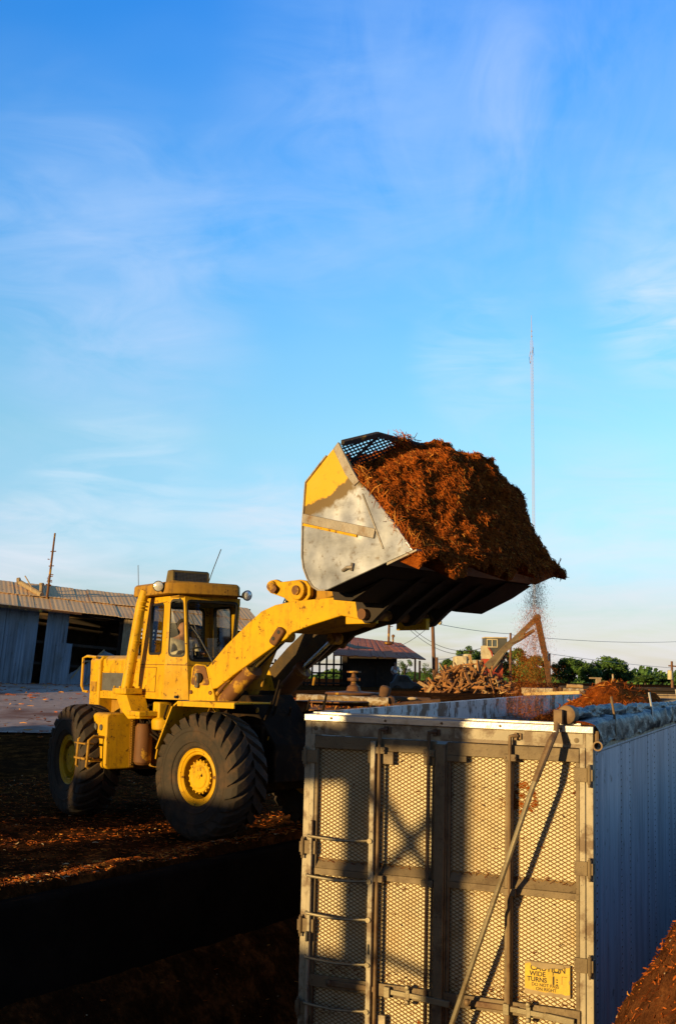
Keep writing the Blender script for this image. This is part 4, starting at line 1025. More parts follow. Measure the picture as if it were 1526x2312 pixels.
panel(5.75, 11, -.3, 1.2, .1, .02); panel(11, 13.7, -.5, 2.3, .1, .02)
m = MB(); corr(m, 5.95, 6.5, 1.75, 3.9, -.25, .03, z0b=1.85); m.build('hanging_sheet', M['timber_tan'], shed, angle=60)
m = MB()
for u in (-.1, 2.9, 5.9, 8.9, 11.9, 13.7): m.beam((u, .15, -.5), (u, .15, 4.2), .2, .2, (1, 0, 0)); m.beam((u, 7.4, -.5), (u, 7.4, 4.0), .2, .2, (1, 0, 0))
for z in (1.2, 2.3, 3.9): m.beam((-9, .2, z), (13.7, .2, z), .12, .15)
for u in (-.1, 5.9, 11.9, 13.7): m.beam((u, .15, 3.9), (u, 7.4, 3.9), .12, .2)
m.box(6.0, 7.6, .15, .3, 1.62, 1.74); m.beam((6.3, .1, 1.1), (6.9, .1, 1.75), .12, .1)
m.build('frame', M['timber_dark'], shed)
m = MB(); m.box(-9, 7.6, 7.5, 7.6, -.5, 4.1); m.box(11.5, 13.8, 7.5, 7.6, -.5, 4.1); m.box(7.6, 11.5, 7.5, 7.6, -.5, 2.3); m.box(-9.05, -9, 0, 7.5, -.5, 4.1)
m.box(9.3, 10.2, 7.5, 7.6, 2.3, 3.2)
for k in range(7): m.box(7.6, 11.5, 7.5, 7.56, 2.4+k*.25, 2.52+k*.25)
for k in range(9): m.box(7.7+k*.47, 7.86+k*.47, 7.45, 7.5, 2, 4.1)
m.build('back_wall', M['timber_dark'], shed)
m = MB(); m.box(6.9, 8.6, 2.5, 3.5, .5, 3.1); m.build('rusty_bin', M['rusty_paint'], shed, bevel=.05)
m = MB()
m.beam((3.55, -.15, .55), (4.15, -.15, 1.5), .05, .08); m.beam((4.15, -.15, 1.5), (5.0, -.15, 1.65), .05, .08); m.beam((4.7, -.15, 1.75), (5.1, -.15, 2.2), .05, .08); m.beam((4.35, -.12, .4), (4.75, -.12, 1.2), .04, .05)
m.build('broken_trim', M['timber_tan'], shed)
# roof : overlapping corrugated sheets
m = MB()
def roof_strip(y0, z0, y1, z1, lift):
    u = -10
    while u < 13.4:
        w = random.uniform(.75, .95); dz = random.uniform(-.02, .03)+lift; dy = random.uniform(-.05, .03)
        nn = 16; vs = []
        for i in range(nn+1):
            uu = u+(w+.06)*i/nn; c = .006*math.sin(i/nn*math.pi*8)
            sl = random.uniform(-.01, .01)
            vs += [(uu, y0+dy, z0+dz+c+sl), (uu, y1, z1+dz+c), (uu, y1, z1+dz+c-.015), (uu, y0+dy, z0+dz+c-.015)]
        m.add(vs, [(i*4+k, i*4+(k+1) % 4, (i+1)*4+(k+1) % 4, (i+1)*4+k) for i in range(nn) for k in range(4)])
        u += w
roof_strip(-.85, 3.98, 1.4, 4.72, 0); roof_strip(1.25, 4.70, 3.6, 5.50, .05)
m.box(-10, 13.9, 3.6, 3.62, 5.40, 5.50)
m.add([(-10, 3.6, 5.5), (13.9, 3.6, 5.5), (13.9, 8.2, 4.1), (-10, 8.2, 4.1), (-10, 3.6, 5.44), (13.9, 3.6, 5.44), (13.9, 8.2, 4.04), (-10, 8.2, 4.04)], [(0, 1, 2, 3), (7, 6, 5, 4), (3, 2, 6, 7)])
m.add([(-10, -.6, 4.0), (13.9, -.6, 4.0), (13.9, 3.6, 5.38), (-10, 3.6, 5.38)], [(0, 1, 2, 3)])
m.build('roof', M['roofsheet'], shed, angle=50)
m = MB(); m.beam((-10, -.9, 3.93), (3.6, -.88, 3.92), .05, .12); m.beam((-1.0, -.93, 3.90), (1.6, -.93, 3.86), .04, .14); m.build('eave_trim', M['rusty_paint'], shed)
def on_shed(u, y, z): return SM @ Vector((u, y, z))
rp = lambda y: 4.27+.344*y
b = on_shed(1.95, 1.3, rp(1.3)-.1)
m = MB(); tp = b+Vector((.25, 0, 3.6)); m.tube([b, b.lerp(tp, .5), tp], [.075, .06, .05], 8)
for t, l in ((.72, .18), (.60, -.22), (.50, .16)): q = b.lerp(tp, t); m.beam(q+Vector((-.12, 0, 0)), q+Vector((l, 0, .02)), .04, .05)
for k in range(9): q = b.lerp(tp, .18+k*.022+random.uniform(0, .02)); m.beam(q+Vector((random.uniform(-.2, -.05), 0, 0)), q+Vector((random.uniform(.02, .2), 0, random.uniform(-.05, .05))), .05, .05)
tag(m.build('roof_mast', M['rusty_paint']), 'thin rusty steel mast with stub rungs standing on the tan shed roof', 'mast')
b = on_shed(1.65, 1.5, rp(1.5)-.1); m = MB(); m.tube([b, b+Vector((0, 0, .72))], .11, 10); m.tube([b+Vector((0, 0, .7)), b+Vector((0, 0, .8))], [.16, .12], 10)
tag(m.build('vent_pipe', M['timber_tan']), 'short pale vent pipe beside the rusty roof mast', 'vent')
m = MB(); a = on_shed(.5, 2.7, rp(2.7)+.30); c = on_shed(1.65, 1.3, rp(1.3)+.12); m.tube([a, c], .14, 10); m.tube([a+Vector((-.1, 0, .03)), a+Vector((.06, 0, .05))], .2, 10); m.beam(a.lerp(c, .6)+Vector((0, 0, .05)), a.lerp(c, .4)+Vector((-.2, 0, .6)), .05, .05)
tag(m.build('roof_duct', M['timber_tan']), 'toppled pale duct lying across the tan shed roof', 'duct')

# ------------------------------------------------------------------ middle shed with red roof
M['redroof'] = worn('red_rust_roofing', (.56, .17, .05), (.40, .12, .045), (.12, .06, .04), 1.2, .5, .7, .75, 0, .02, .25, 8)
ms = empty('open_shed', T3(2.2, 82, 1.2), 'dark open sided shed with rust red roof behind the loader arms', 'shed')
MS = T3(-2.2, -82, -1.2)
m = MB(MS)
def slab(mb, P, th=.07):
    P = [Vector(p) for p in P]; t = Vector((0, 0, -th)); mb.hexa([p+t for p in P]+P)
P0, P1, P2, P3 = at(770, 1435, 87), at(905, 1452, 87), at(961, 1488, 79), at(752, 1478, 79)
nn = 26
for i in range(nn):
    a, b = i/nn, (i+1)/nn; dz = Vector((0, 0, .010*(i % 2))); e = Vector((0, 0, random.uniform(-.03, .03)))
    slab(m, [P3.lerp(P2, a)+dz+e, P3.lerp(P2, b)+dz+e, P0.lerp(P1, b)+dz, P0.lerp(P1, a)+dz])
slab(m, [P0, P1, P1+Vector((-.2, 5, -1.0)), P0+Vector((0, 5, -1.0))])
m.build('roof', M['redroof'], ms)
m = MB(MS); m.box(.9, 4.25, 80.6, 80.7, .6, 3.35); m.box(.5, 4.25, 86, 86.1, .6, 4.2); m.box(4.2, 4.28, 80.6, 86, .6, 3.7); m.box(2.85, 3.0, 80.5, 80.6, .6, 3.4)
m.build('wall', M['timber_dark'], ms, False)
m = MB(MS)
for x in (-5, -4.2, -3.5, -2.9, -2.2, -1.6, -1.1, -.6, -.1, .4, .9): m.beam((x, 80.5+random.uniform(0, 4), .6), (x, 81.5, 3.2+max(0, .25*x+.6)), .13, .13, (1, 0, 0))
for z in (1.6, 2.3, 2.9): m.beam((-5.5, 81, z), (1, 81, z), .12, .12)
m.beam((-2, 80.6, 1.4), (-1, 80.6, 2.3), .1, .1); m.box(-5.5, -3, 81.5, 81.6, .6, 1.5); m.box(-1.4, 1, 81.5, 81.6, .6, 1.35)
m.beam((-1.2, 80, 2.95), (.4, 80, 4.2), .08, .08)
m.build('frame', M['timber_dark'], ms)
for y, zt in ((79.5, 3.25), (84, 3.6)): m = MB(MS); m.beam((5.77, y, .6), (5.77, y, zt), .13, .13, (1, 0, 0)); m.build('post', M['redroof'], ms)
m = MB(MS); slab(m, [at(767, 1452, 78.5), at(800, 1463, 78.5), at(802, 1457, 79), at(768, 1444, 79)], .05); slab(m, [at(800, 1463, 78.5), at(842, 1464, 78.5), at(838, 1462, 79.2), at(802, 1457, 79)], .05)
m.build('torn_eave_sheet', M['timber_tan'], ms)
# roof stub mast
m = MB(); b = at(877, 1452, 84); m.tube([b, b+Vector((.05, 0, 2.4))], .085, 8); m.beam(b+Vector((-.05, 0, 1.2)), b+Vector((.3, 0, 1.2)), .05, .05); m.tube([at(887, 1453, 84), at(887, 1438, 84)], .06, 8); m.ball(at(887.5, 1436, 84), .12, 8, 5); m.ball(b, .3, 8, 5, (1.2, 1, .5))
tag(m.build('roof_mast', M['rusty_paint']), 'dark rusty pole rising from the red roof of the open shed', 'mast')

# ------------------------------------------------------------------ log deck behind the loader
random.seed(31)
M['log'] = worn('mottled_log_bark', (.34, .22, .10), (.50, .42, .30), (.10, .06, .03), 7, .50, .58, .85, 0, .02, .3, 30)
M['wood'] = worn('cut_wood', (.40, .18, .055), (.22, .10, .04), None, 5, .45, .7, .85, 0, .01, .3)
M['wood_pale'] = worn('pale_split_wood', (.50, .33, .15), (.34, .18, .08), None, 5, .45, .7, .85, 0, .01, .3)
M['wood_dark'] = worn('old_dark_wood', (.14, .07, .03), (.08, .04, .02), None, 5, .45, .7, .9, 0, .01, .3)
dk = empty('log_deck', T3(.4, 31, 0), 'low timber platform strewn with bark between the loader and the trailer', 'platform'); DX = T3(-.4, -31, 0)
m = MB(DX); vs = []
for i in range(25):
    for j in range(9):
        x = -1.42+3.6*i/24; y = 29.4+3.2*j/8; vs.append((x+.1*fb(y, i, 1)*(i in (0, 24)), y, 1.30+.16*j/8+.05*fb(x*2, y*2, 4)))
n0 = len(vs); vs += [(v[0], v[1], v[2]-.2) for v in vs]
fs = [(i*9+j, (i+1)*9+j, (i+1)*9+j+1, i*9+j+1) for i in range(24) for j in range(8)]
fs += [tuple(n0+k for k in reversed(f)) for f in fs]
fs += [(i*9, n0+i*9, n0+(i+1)*9, (i+1)*9) for i in range(24)]+[(j, j+1, n0+j+1, n0+j) for j in range(8)]+[(24*9+j, n0+24*9+j, n0+24*9+j+1, 24*9+j+1) for j in range(8)]
m.add(vs, fs); m.build('platform_top', M['wood'], dk)
m = MB(DX)
for x in (-1.2, .2, 1.9):
    for y in (29.7, 32.3): m.box(x-.12, x+.12, y-.12, y+.12, -.2, 1.2)
m.box(-1.1, 2.1, 30.6, 30.9, .3, 1.15); m.build('leg', M['timber_dark'], dk)
def logo(a, b, r, label, mat='log', name='log'):
    a, b = Vector(a), Vector(b); m = MB(); n = 12
    pts = [a.lerp(b, k/n) + Vector((0, 0, .012*fb(k, r*9, 1))) for k in range(n+1)]
    m.tube(pts, [r*(1+.10*fb(k*.7, r*50, 5)) for k in range(n+1)], 14)
    return tag(m.build(name, M[mat]), label, 'log')
logo((-.98, 30.2, 1.58), (1.38, 30.0, 1.53), .115, 'pale mottled log lying across the front of the timber platform')
logo((-.2, 31.6, 1.62), (2.6, 31.9, 1.52), .10, 'darker log lying beyond the mottled log on the platform', 'wood_dark')
logo((1.5, 29.8, 1.42), (2.7, 30.0, 1.55), .09, 'broken log end beside the upright stump on the platform', 'wood_dark')
m = MB(); m.lathe([(.001, .0), (.74, .0), (.76, .03), (.74, .06), (.3, .09), (.20, .10), (.16, .22), (.09, .26), (.07, .34), (.12, .37), (.12, .44), (.07, .47), (.05, .56), (.19, .58), (.19, .62), (.001, .63)], (.50, 31.0, 1.68), (0, 0, 1), 24)
m.tube([(.33, 31, 2.08), (.67, 31, 2.08)], .045, 8); m.lathe([(.12, -.4), (.2, 0)], (.5, 31, 1.68), (0, 0, 1), 12)
tag(m.build('valve_wheel', M['rusty_paint']), 'rusty valve stem on a wide round iron plate on the platform', 'valve')
m = MB(); m.lathe([(.12, -.28), (.13, 0), (.15, .12), (.14, .2), (.09, .24), (.001, .25)], (1.28, 30.3, 1.70), (.25, 0, 1), 14); m.ball((1.05, 30.2, 1.58), .14, 8, 5, (1.4, 1, .8)); m.ball((1.45, 30.1, 1.52), .14, 8, 5, (1, 1, 1.2))
tag(m.build('tree_stump', M['wood_dark']), 'stubby brown stump standing upright on the platform end', 'stump')
m = MB(); m.ball((2.02, 30.3, 1.62), .06, 10, 6, (2.2, 1, .7)); tag(m.build('wood_chunk', M['chip_pale']), 'pale split wood chunk lying beside the upright stump', 'wood')
m = MB()
for k in range(500):
    x = random.uniform(-1.4, 2.1); y = random.uniform(29.4, 32.4); m.cur = random.choices((0, 1, 2), (.3, .4, .3))[0]
    m.sliver((x, y, 1.36+.05*(y-29.4)+random.uniform(0, .08)), rdir()*1+Vector((0, 0, 0)), random.uniform(.06, .2), random.uniform(.01, .025))
for k in range(1600):
    x = random.uniform(1.8, 7); y = random.uniform(28, 31); m.cur = random.choices((0, 1, 2), (.3, .4, .3))[0]
    m.sliver((x, y, terrain(x, y)+.7+random.uniform(0, .3)), rdir(), random.uniform(.06, .25), random.uniform(.01, .03))
tag(m.build('deck_litter', MT3[:3], None, False), 'bark scraps covering the timber platform around the logs', 'litter', None, 'stuff')
m = MB(); vs = []
for i in range(41):
    for j in range(11):
        x = 1.6+7.5*i/40; y = 27.6+5*j/10; h = .95*math.sin(math.pi*min(1, j/10+.1))*(1-.25*sm(3, 9, x))
        vs.append((x, y, terrain(x, y)-.3+h+.10*fb(x*1.5, y*1.5, 2)+.05*fb(x*5, y*5, 1)))
m.add(vs, [(i*11+j, (i+1)*11+j, (i+1)*11+j+1, i*11+j+1) for i in range(40) for j in range(10)])
tag(m.build('debris_bank', M['mound'], angle=70), 'low brown bank of bark debris beyond the far trailer rail', 'bark')

# ------------------------------------------------------------------ scrap wood pile
random.seed(17)
protos = []
for k in range(14):
    m = MB(); ln = random.uniform(.45, 1.3); w = random.uniform(.07, .20); h = random.uniform(.04, .10)
    n = 4; vs = []
    for i in range(n+1):
        t = i/n-.5; ww = w*(1-.25*random.random()); 
        for a, b in ((-1, -1), (1, -1), (1, 1), (-1, 1)): vs.append((t*ln+random.uniform(-.03, .03), a*ww/2+random.uniform(-.01, .01), b*h/2+random.uniform(-.01, .01)+.03*math.sin(t*3)))
    m.add(vs, [(i*4+q, i*4+(q+1) % 4, (i+1)*4+(q+1) % 4, (i+1)*4+q) for i in range(n) for q in range(4)]+[(3, 2, 1, 0), (n*4, n*4+1, n*4+2, n*4+3)])
    o = m.build('scrap_board', M[random.choices(('wood', 'wood_pale', 'wood_dark'), (.5, .2, .3))[0]], None, False, angle=20)
    tag(o, 'broken brown wood slab lying tangled in the scrap pile under the log loader', 'wood slab', 'wood slabs heaped in the scrap pile')
    protos.append(o)
PC = Vector((6.90, 60, .75)); cnt = 0
while cnt < 280:
    u, w = random.uniform(-1, 1), random.uniform(-1, 1)
    if u*u+w*w > 1: continue
    hgt = (1-abs(u)**2.2)*(1-.75*abs(w)**1.5)*2.0
    if u > .2: hgt *= .9
    z = PC.z+hgt*random.uniform(.72, 1.03)+.1
    if cnt < 14: o = protos[cnt]
    else: o = protos[random.randrange(14)].copy(); COL.objects.link(o)
    o.location = (PC.x+u*2.75, PC.y+w*1.7-.4*(1-hgt/2), z)
    o.rotation_euler = (random.gauss(0, .6), random.gauss(0, .75), random.uniform(0, 6.28)); cnt += 1
m = MB(); vs = []
for i in range(31):
    for j in range(21):
        u, w = i/15-1, j/10-1; h = max(0, (1-abs(u)**2.2))*(1-.75*abs(w)**1.5)*1.65 if u*u+w*w < 1.6 else 0
        vs.append((PC.x+u*2.9, PC.y+w*1.8, PC.z-.6+h+.35+.15*fb(u*4, w*4, 1)))
m.add(vs, [(i*21+j, (i+1)*21+j, (i+1)*21+j+1, i*21+j+1) for i in range(30) for j in range(20)])
tag(m.build('scrap_pile_core', M['wood_dark'], angle=60), 'packed small wood scraps filling the pile beneath the loose slabs', 'wood scraps', None, 'stuff')

# ------------------------------------------------------------------ knuckleboom log loader beyond the pile
LC = at(1110, 1545, 70)
kl = empty('log_loader', Matrix.Translation(LC), 'distant log loader with dark cab and raised rusty boom behind the wood pile', 'log loader')
def KP(px, py, y=0): return Vector(((px-1110)/37.1, y, (1545-py)/37.1))
M['cream'] = worn('faded_cream_paint', (.66, .56, .36), (.40, .30, .16), None, 3, .5, .7, .6)
M['red'] = worn('faded_red_paint', (.52, .07, .03), (.30, .06, .03), None, 3, .5, .7, .55)
M['cabdark'] = worn('dark_grey_paint', (.10, .10, .095), (.06, .055, .05), None, 3, .5, .7, .5)
M['boom'] = worn('weathered_boom', (.20, .15, .085), (.11, .07, .045), None, 3, .5, .7, .65)
m = MB(); a, b = KP(1025, 1512), KP(1052, 1484); m.box(a.x, b.x, -.8, .8, a.z, b.z); a, b = KP(1052, 1512), KP(1086, 1492); m.box(a.x, b.x, -.7, .7, a.z, b.z); a, b = KP(1046, 1492), KP(1064, 1479); m.box(a.x, b.x, -.4, .3, a.z, b.z); m.build('engine_housing', M['cream'], kl, bevel=.08)
m = MB(); p = KP(1062, 1482); m.tube([p, p+Vector((0, 0, .25))], .07, 8); m.box(p.x-.15, p.x+.15, -.1, .1, p.z+.22, p.z+.28); m.build('exhaust', M['grease'], kl)
m = MB(); a, b = KP(1018, 1560), KP(1062, 1506); m.box(a.x, b.x, -.9, .9, a.z-1, b.z-.25); m.build('carrier_deck', M['yellow_dirty'], kl, bevel=.04)
m = MB(); m.prism([(q.x, q.z) for q in (KP(1087, 1489), KP(1108, 1489), KP(1104, 1474), KP(1094, 1460), KP(1088, 1460))], -.62, .6, 'xz'); m.build('cab_panel', M['cream'], kl)
m = MB(); m.prism([(q.x, q.z) for q in (KP(1108.5, 1489), KP(1111, 1489), KP(1107, 1473), KP(1096, 1459), KP(1094.5, 1460), KP(1104.5, 1474))], -.64, .6, 'xz'); m.prism([(q.x, q.z) for q in (KP(1087, 1560), KP(1131, 1560), KP(1131, 1492), KP(1118, 1486), KP(1087, 1489.3))], -.6, .6, 'xz'); m.build('turret', M['red'], kl)
m = MB(); m.prism([(q.x, q.z) for q in (KP(1091, 1460), KP(1096, 1459.5), KP(1108, 1476), KP(1118, 1480), KP(1141, 1474), KP(1141, 1444), KP(1091, 1443))], -.6, .6, 'xz'); kc = m.build('cab', M['cabdark'], kl, bevel=.03)
m = MB(); a, b = KP(1095, 1464), KP(1120, 1445); x0, x1, z0, z1 = a.x, b.x, a.z, b.z
m.holed([(x0, -.61, z0), (x1, -.61, z0), (x1, -.61, z1), (x0, -.61, z1)], [[(x0+.06, -.61, z0+.06), (x0+.06, -.61, z1-.06), ((x0+x1)/2-.03, -.61, z1-.06), ((x0+x1)/2-.03, -.61, z0+.06)], [((x0+x1)/2+.03, -.61, z0+.06), ((x0+x1)/2+.03, -.61, z1-.06), (x1-.06, -.61, z1-.06), (x1-.06, -.61, z0+.06)]], (0, -.04, 0))
kw = m.build('window', M['cream'], kc, False)
m = MB(); m.box(x0+.05, x1-.05, -.606, -.602, z0+.05, z1-.05); m.build('pane', plain('sky_grey_pane', (.12, .15, .17), .08, .2, .1), kw, False)
m = MB(); a, b = KP(1090, 1443.4), KP(1142, 1440.6); m.box(a.x, b.x, -.66, .66, a.z, b.z); m.build('roof', M['cream'], kc, bevel=.02)
m = MB(); m.beam(KP(1094, 1507, -.75), KP(1152, 1450, -.75), .26, .38); m.beam(KP(1150, 1452, -.75), KP(1206, 1397, -.75), .22, .30); m.lathe([(.2, -.2), (.2, .2)], KP(1207, 1396, -.75), (0, 1, 0), 12, True)
bm_ = m.build('boom', M['boom'], kl, bevel=.02)
m = MB(); m.tube([KP(1150, 1453, -.75), KP(1170, 1443, -.75), KP(1200, 1424, -.75)], [.17, .14, .10], 8); m.tube([KP(1165, 1447, -.78), KP(1178, 1436, -.78)], .13, 8); m.build('boom_cylinder', M['boom'], bm_)
m = MB(); m.tube([KP(1103, 1516, -.95), KP(1132, 1477, -.95)], .09, 8); m.tube([KP(1114, 1518, -.55), KP(1142, 1475, -.55)], .09, 8); m.build('lift_cylinder', M['boom'], kl)
for q0, q1 in (((1165, 1428), (1172, 1422)), ((1192, 1410), (1200, 1401))):
    pass
m = MB(); m.beam(KP(1206, 1397, -.9), KP(1222, 1475, -.9), .22, .34, (1, 0, 0)); m.beam(KP(1222, 1474, -.9), KP(1232, 1545, -.9), .18, .26, (1, 0, 0)); m.build('jib', M['wood_dark'], kl, bevel=.02)
m = MB(); p = KP(1234, 1550, -.9)
for s in (-1, 1): m.tube([p, p+Vector((s*.3, 0, -.15)), p+Vector((s*.36, 0, -.45)), p+Vector((s*.12, 0, -.75))], [.09, .08, .07, .04], 7)
m.box(p.x-.15, p.x+.15, p.y-.12, p.y+.12, p.z-.1, p.z+.3); m.build('grapple', M['grease'], kl)

# ------------------------------------------------------------------ poles and wires
M['pole'] = worn('creosoted_pole', (.20, .10, .055), (.13, .065, .04), None, 2, .5, .7, .85)
def pole(name, top, bot, Yd, r, label, extra=None):
    a, b = at(*bot, Yd), at(*top, Yd); b0 = Vector(a); a.z -= 1.5
    root = empty(name, Matrix.Translation(b0), label, 'pole'); X0 = Matrix.Translation(-b0)
    m = MB(X0); m.tube([a, b], [r, r*.75], 10); m.build('shaft', M['pole'], root)
    if extra: extra(root, X0, b)
    return root
def lamp_arm(root, X0, b):
    m = MB(X0); p = at(977, 1401, 75); m.tube([p, p+Vector((.25, 0, .03)), at(992, 1400, 75)], .03, 6); h = m.build('lamp_arm', M['pole'], root)
    q = at(992.5, 1404, 75); m = MB(X0); m.lathe([(.05, .14), (.14, .05), (.15, -.08), (.08, -.18), (.001, -.2)], q, (0, 0, 1), 10); m.build('lamp_head', M['cream'], root)
pole('utility_pole', (974.5, 1352), (983, 1548), 75, .14, 'tall wooden pole with a small street lamp beside the red roofed shed', lamp_arm)
def cross(root, X0, b):
    m = MB(X0); m.beam(at(1508, 1503, 120), at(1530, 1505, 120), .12, .14); m.build('crossarm', M['pole'], root)
    m = MB(X0); p = at(1512, 1524, 119.7); m.lathe([(.001, -.48), (.27, -.46), (.27, .44), (.2, .5), (.001, .52)], p, (0, 0, 1), 12); m.build('transformer', M['cream'], root)
pole('utility_pole', (1515.5, 1493), (1517, 1556), 120, .16, 'wooden pole with a crossarm and a pale transformer beyond the conveyor', cross)
pole('utility_pole', (1152, 1429), (1151, 1560), 90, .12, 'bare dark pole standing behind the raised log loader boom')
def tank(root, X0, b):
    m = MB(X0); p = at(1231, 1481, 94.8); m.lathe([(.001, -.40), (.25, -.38), (.25, .36), (.001, .42)], p, (0, 0, 1), 12); m.beam(p, at(1239, 1483, 95), .06, .1); m.build('transformer', M['cream'], root)
pole('utility_pole', (1239, 1475), (1240, 1565), 95, .15, 'rusty brown pole carrying a pale transformer next to the hanging jib', tank)
pole('utility_pole', (985.5, 1484), (987, 1560), 72, .12, 'short blackened pole stub close to the street lamp pole')
M['wire'] = plain('wire', (.08, .10, .14), .5)
def wire(a, b, sag, label, r=.018):
    a, b = Vector(a), Vector(b); m = MB(); n = 24
    m.tube([a.lerp(b, k/n)-Vector((0, 0, sag*4*(k/n)*(1-k/n))) for k in range(n+1)], r, 5); tag(m.build('power_line', M['wire'], angle=80), label, 'wire')
wire(at(880, 1365, 78), at(1092, 1462, 78), 1.25, 'upper of the two sagging wires reaching the log loader cab')
wire(at(880, 1372, 78), at(1075, 1474, 78), 1.1, 'lower of the two sagging wires near the log loader cab')
wire(at(985, 1408, 75), at(1152, 1431, 90), .10, 'thin wire running from the street lamp pole to the pole behind the boom')
wire(at(1152, 1433, 90), at(1640, 1440, 130), .55, 'long wire crossing the open sky high above the green trees')
wire(at(1240, 1476, 95), at(1516, 1508, 120), .10, 'wire running from the transformer pole to the crossarm pole')
wire(at(905, 1457, 84), at(975, 1408, 75), .15, 'faint wire from the red shed roof up to the lamp pole')
wire(at(985, 1488, 72), at(1040, 1478, 74), .1, 'short wire stretching away from the blackened pole stub')

# ------------------------------------------------------------------ lattice tower
random.seed(2)
b = at(1208, 1545, 300); tpz = at(1199, 712, 300)
base = Vector((b.x, 300, 1.2)); top = Vector((tpz.x, 300, tpz.z)); m = MB()
M['tower'] = plain('pale_tower_steel', (.50, .42, .44), .6, .1, .1)
half = .36
legs = [Vector((half*math.cos(a), half*math.sin(a), 0)) for a in (.4, 2.5, 4.6)]
topl = base.lerp(top, .93)
for l in legs: m.tube([base+l, topl+l], .045, 5)
n = 110
for k in range(n):
    p, q = base.lerp(topl, k/n), base.lerp(topl, (k+1)/n)
    for i in range(3): m.tube([p+legs[i], q+legs[(i+1) % 3]], .018, 3, False)
m.tube([topl, top], [.10, .05], 6)
for t in (.955, .94): m.ball(base.lerp(top, t), .22, 6, 4)
q = base.lerp(topl, .965); m.tube([q+Vector((-.4, 0, 0)), q+Vector((-.75, 0, -1.5)), q+Vector((-.5, 0, -3.4)), q+Vector((.4, 0, 1.2)), q+Vector((.55, 0, -1))], .06, 5)
tag(m.build('lattice_tower', M['tower']), 'very tall thin lattice radio tower rising behind the bucket', 'tower')

# ------------------------------------------------------------------ right hand yard clutter
m = MB(); m.box(11.6, 21, 59.7, 60.3, 1.30, 1.84); m.box(12, 12.3, 59.8, 60.2, 0, 1.4); m.box(16, 16.3, 59.8, 60.2, 0, 1.4); m.box(20, 20.3, 59.8, 60.2, 0, 1.4); m.box(11.6, 21, 59.55, 59.7, 1.66, 1.74)
tag(m.build('conveyor', M['timber_dark'], bevel=.03), 'long dark low conveyor running across the yard before the trees', 'conveyor')
m = MB(); m.box(10.2, 12.0, 40, 40.25, 1.56, 1.68); m.box(10.2, 12, 40.02, 40.2, 1.70, 1.74); m.box(10.4, 10.55, 40, 40.2, .4, 1.56); m.box(11.6, 11.75, 40, 40.2, .4, 1.56)
tag(m.build('timber_rail', M['timber_tan'], bevel=.01), 'orange lit timber rail beyond the rolled tarpaulin', 'rail')
m = MB(); vs = [(16, 57, 1.4), (22, 57, 1.4), (22, 59, 1.9), (18.2, 59, 1.75), (16, 57, .9), (22, 57, .9), (22, 59, .9), (18.2, 59, .9)]
m.add(vs, [(0, 1, 2, 3), (0, 4, 5, 1), (1, 5, 6, 2), (2, 6, 7, 3), (3, 7, 4, 0)]); tag(m.build('earth_ramp', M['wood']), 'tan earth ramp rising past the end of the dark conveyor', 'ramp')
for k, (x0, x1, y0, z, r, lb) in enumerate(((8.95, 9.56, 45, 1.93, .075, 'weathered short log on top of the little log stack'), (8.80, 9.56, 44.9, 1.77, .09, 'lit short log at the bottom of the little log stack'))):
    logo((x0, y0, z), (x1, y0, z-.02), r, lb, 'log' if k else 'wood_pale')
m = MB(); m.ball((8.75, 45.2, 1.78), .12, 8, 5); m.ball((8.55, 45.2, 1.74), .13, 8, 5); m.box(8.4, 9.7, 44.8, 45.5, .9, 1.69); tag(m.build('log_stack_base', M['wood_dark']), 'brown timber baulk carrying the little log stack', 'timber')
m = MB(); m.box(9.05, 10.45, 55, 56.6, 1.45, 1.74); m.box(9.05, 10.45, 54.98, 55, 1.62, 1.66)
for k in range(4): m.box(9.15+k*.36, 9.2+k*.36, 54.97, 55, 1.45, 1.74)
m.box(9.1, 10.4, 55.2, 56.4, .7, 1.45); tag(m.build('white_bin', M['cream'], bevel=.02), 'low white bin standing beneath the hanging jib', 'bin')
m = MB(); p = at(1350, 1552, 55); m.box(p.x-.12, p.x+.11, 54.9, 55.1, 1.2, 2.25); m.box(p.x-.45, p.x+.14, 54.88, 54.95, 2.22, 2.29); tag(m.build('gate_post', M['timber_tan'], bevel=.01), 'squat weathered post with a plank nailed across its top', 'post')
m = MB(); p = at(1383, 1545, 55); m.tube([(p.x, 55, 1.2), (p.x, 55, 2.36)], .04, 8); m.tube([(p.x, 55, 2.34), (p.x, 55, 2.46)], .045, 8); tag(m.build('stub_pipe', M['log']), 'thin upright pipe stub before the green trees', 'pipe')
# parked truck hull far behind, by the shed
m = MB(); p = at(912, 1556, 76); m.prism([(p.x-.9, 1.2), (p.x+1.2, 1.2), (p.x+1.2, 1.75), (p.x+.55, 1.8), (p.x+.2, 2.25), (p.x-.5, 2.28), (p.x-.75, 1.8), (p.x-.9, 1.75)], 75.3, 77, 'xz')
truck = m.build('parked_car', M['cabdark'], bevel=.06); tag(truck, 'dark car parked in shade beneath the overhanging end of the red roofed shed', 'car')
m = MB(); m.prism([(p.x-.42, 1.82), (p.x+.40, 1.82), (p.x+.14, 2.18), (p.x-.38, 2.2)], 75.26, 75.3, 'xz'); m.build('side_window', M['glass'], truck)
for dx in (-.5, .75):
    m = MB(); m.lathe([(.001, 0), (.2, 0), (.3, .03), (.3, .2)], (p.x+dx, 75.25, 1.3), (0, 1, 0), 16); m.build('wheel', M['rubber'], truck)

